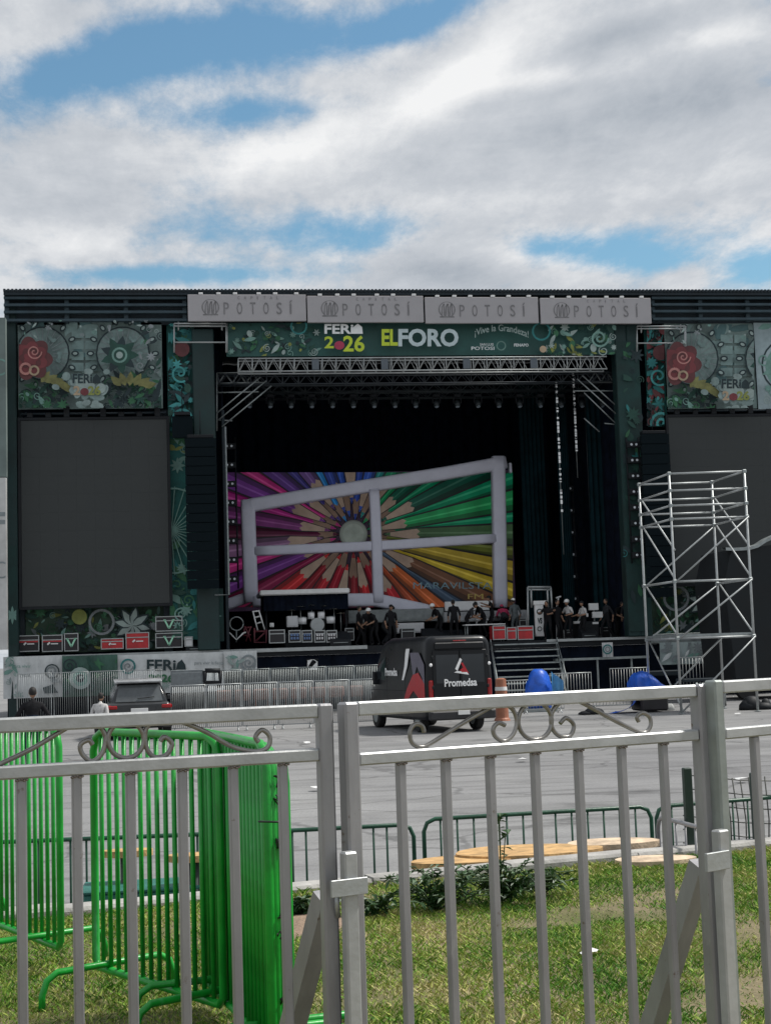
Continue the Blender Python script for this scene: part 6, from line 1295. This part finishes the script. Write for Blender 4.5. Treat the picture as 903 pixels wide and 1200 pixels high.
    p = Print(fnr, (-.98, .3, .98, 2.6), .002); p.text('Promedsa', -.50, 1.30, .50, 1.52, W_, .025, flipy=False); p.poly([(-.16, 1.80), (-.09, 1.74), (.06, 2.06), (.0, 2.11)], W_); p.poly([(.02, 1.96), (.08, 1.98), (.26, 1.66), (.17, 1.66)], RD); p.poly([(-.2, 1.70), (.26, 1.62), (.2, 1.70), (-.1, 1.74)], W_); p.poly([(-.02, 1.76), (.12, 1.86), (.19, 1.70), (.05, 1.70)], RD); p.build(root, 'company_lettering')
    p = Print(lambda u, v, l: T @ Vector((-hw-.006-l-(-.0), u, v)), (.0, .3, 5, 2.45), .002)
    p.poly([(.1, 1.95), (.5, 2.3), (1.25, 2.3), (1.0, 1.5), (.7, 1.9), (.3, 1.6), (.1, 1.1)], GY)
    p.poly([(.1, .95), (.12, 1.4), (.6, 1.72), (1.05, 1.66), (1.6, 1.25), (1.95, .85), (1.6, .9), (1.05, 1.2), (.55, .95), (.1, .7)], RD); p.poly([(1.25, 2.42), (1.55, 2.42), (1.62, 2.3), (1.75, 1.9), (2.0, 1.5), (1.85, 1.5), (1.5, 1.9)], W_)
    v_, f_ = text2d('Promedsa', .03); p.layer += 1; p.b.add([p.fn(3.5-1.1*a, 1.62+.24*c, p.layer*.002) for a, c in v_], f_, p.mi(W_)); p.build(root, 'side_graphics')
    return root
van()
def suv():
    g = G(164, 867); ang = math.radians(4); T = Matrix.Translation((g.x, g.y, 0)) @ Matrix.Rotation(ang, 4, 'Z') @ Matrix.Scale(1.05, 4)
    root = thing('parked_car', (g.x, g.y, 0), ang, 'dark grey hatchback SUV with pale roof parked behind the left gate leaf', 'car')
    PA = mat('suv_paint', (.05, .053, .056), .3, .3, .15, 2, .02, 8); hw = .93
    def part(nm, m_, bb, sm=False): return bb.build(nm, m_, root, T=T)
    b = B(); b.loft([rsec(0, hw-.06, .45, .98, .1, .03), rsec(.12, hw, .32, 1.05, .12, .05), rsec(.8, hw+.01, .28, 1.05, .12, .05), rsec(3.3, hw, .28, 1.02, .12, .05), rsec(4.2, hw-.06, .3, .9, .14, .06), rsec(4.5, hw-.25, .38, .75, .1, .05)]); part('body', PA, b)
    b = B(); b.loft([rsec(.12, hw-.14, 1.0, 1.06, .03, .02), rsec(.38, hw-.16, 1.0, 1.5, .1, .12), rsec(.6, hw-.16, 1.0, 1.6, .12, .12), rsec(1.8, hw-.14, 1.0, 1.66, .12, .12), rsec(2.6, hw-.16, 1.0, 1.56, .12, .12), rsec(3.3, hw-.2, 1.0, 1.08, .04, .04)]); part('cabin', mat('suv_glass_dark', (.03, .033, .036), .15), b)
    b = B(); b.loft([rsec(.42, hw-.26, 1.585, 1.62, .012, .0), rsec(1.7, hw-.24, 1.67, 1.70, .012, .0), rsec(2.5, hw-.28, 1.575, 1.60, .012, .0)]); part('roof', mat('suv_roof', (.34, .35, .36), .25, .3), b)
    b = B(); b.cbox(-.62, .62, .16, .36, 1.60, 1.65, 0, .015); part('spoiler', mat('suv_roof', (.34, .35, .36), .25, .3), b)
    b = B(); b.add([(-.66, .10, 1.07), (.66, .10, 1.07), (.56, .325, 1.53), (-.56, .325, 1.53)], [(0, 1, 2, 3)]); part('rear_window', mat('suv_rear_glass', (.09, .10, .105), .1), b)
    b = B(); b.beam((-.05, .11, 1.15), (.42, .13, 1.19), .02, .015); part('wiper', RUB, b)
    for s in (-1, 1):
        b = B(); b.cbox(s*.76-.15, s*.76+.15, -.02, .15, .86, .98, 0, .03); part('tail_light', mat('tail_red', (.32, .01, .012), .2), b)
        wheel(root, s*.8, .85, .35, .23, T, ALU, s); wheel(root, s*.8, 3.6, .35, .23, T, ALU, s)
        b = B(); b.cbox(s*1.0-.08, s*1.0+.08, 2.85, 2.97, 1.03, 1.18, 0, .03); part('side_mirror', PA, b)
    b = B(); b.cbox(-.88, .88, -.09, .05, .4, .66, 0, .05); part('bumper', mat('bumper_plastic', (.02, .02, .022), .6), b)
    b = B(); b.cbox(-.24, .24, -.03, -.01, .76, .88, 0, .005); part('number_plate', WHITE, b)
suv()
# people in the lot
g = G(39, 900); lofted_person(Vector((g.x, g.y, 0)), PI+.1, 'person in a black shirt seen from behind at the far left of the lot', dict(armL=(.18, -.18, -.38), armR=(.18, -.18, -.38), short=False), NOIR, JN, None, None, 1.02, group=None)
g = G(117, 884); lofted_person(Vector((g.x, g.y, 0)), PI-.4, 'dark haired person in a pale top standing beside the parked car', dict(lean=8), WT, DK, None, None, .88, group=None)
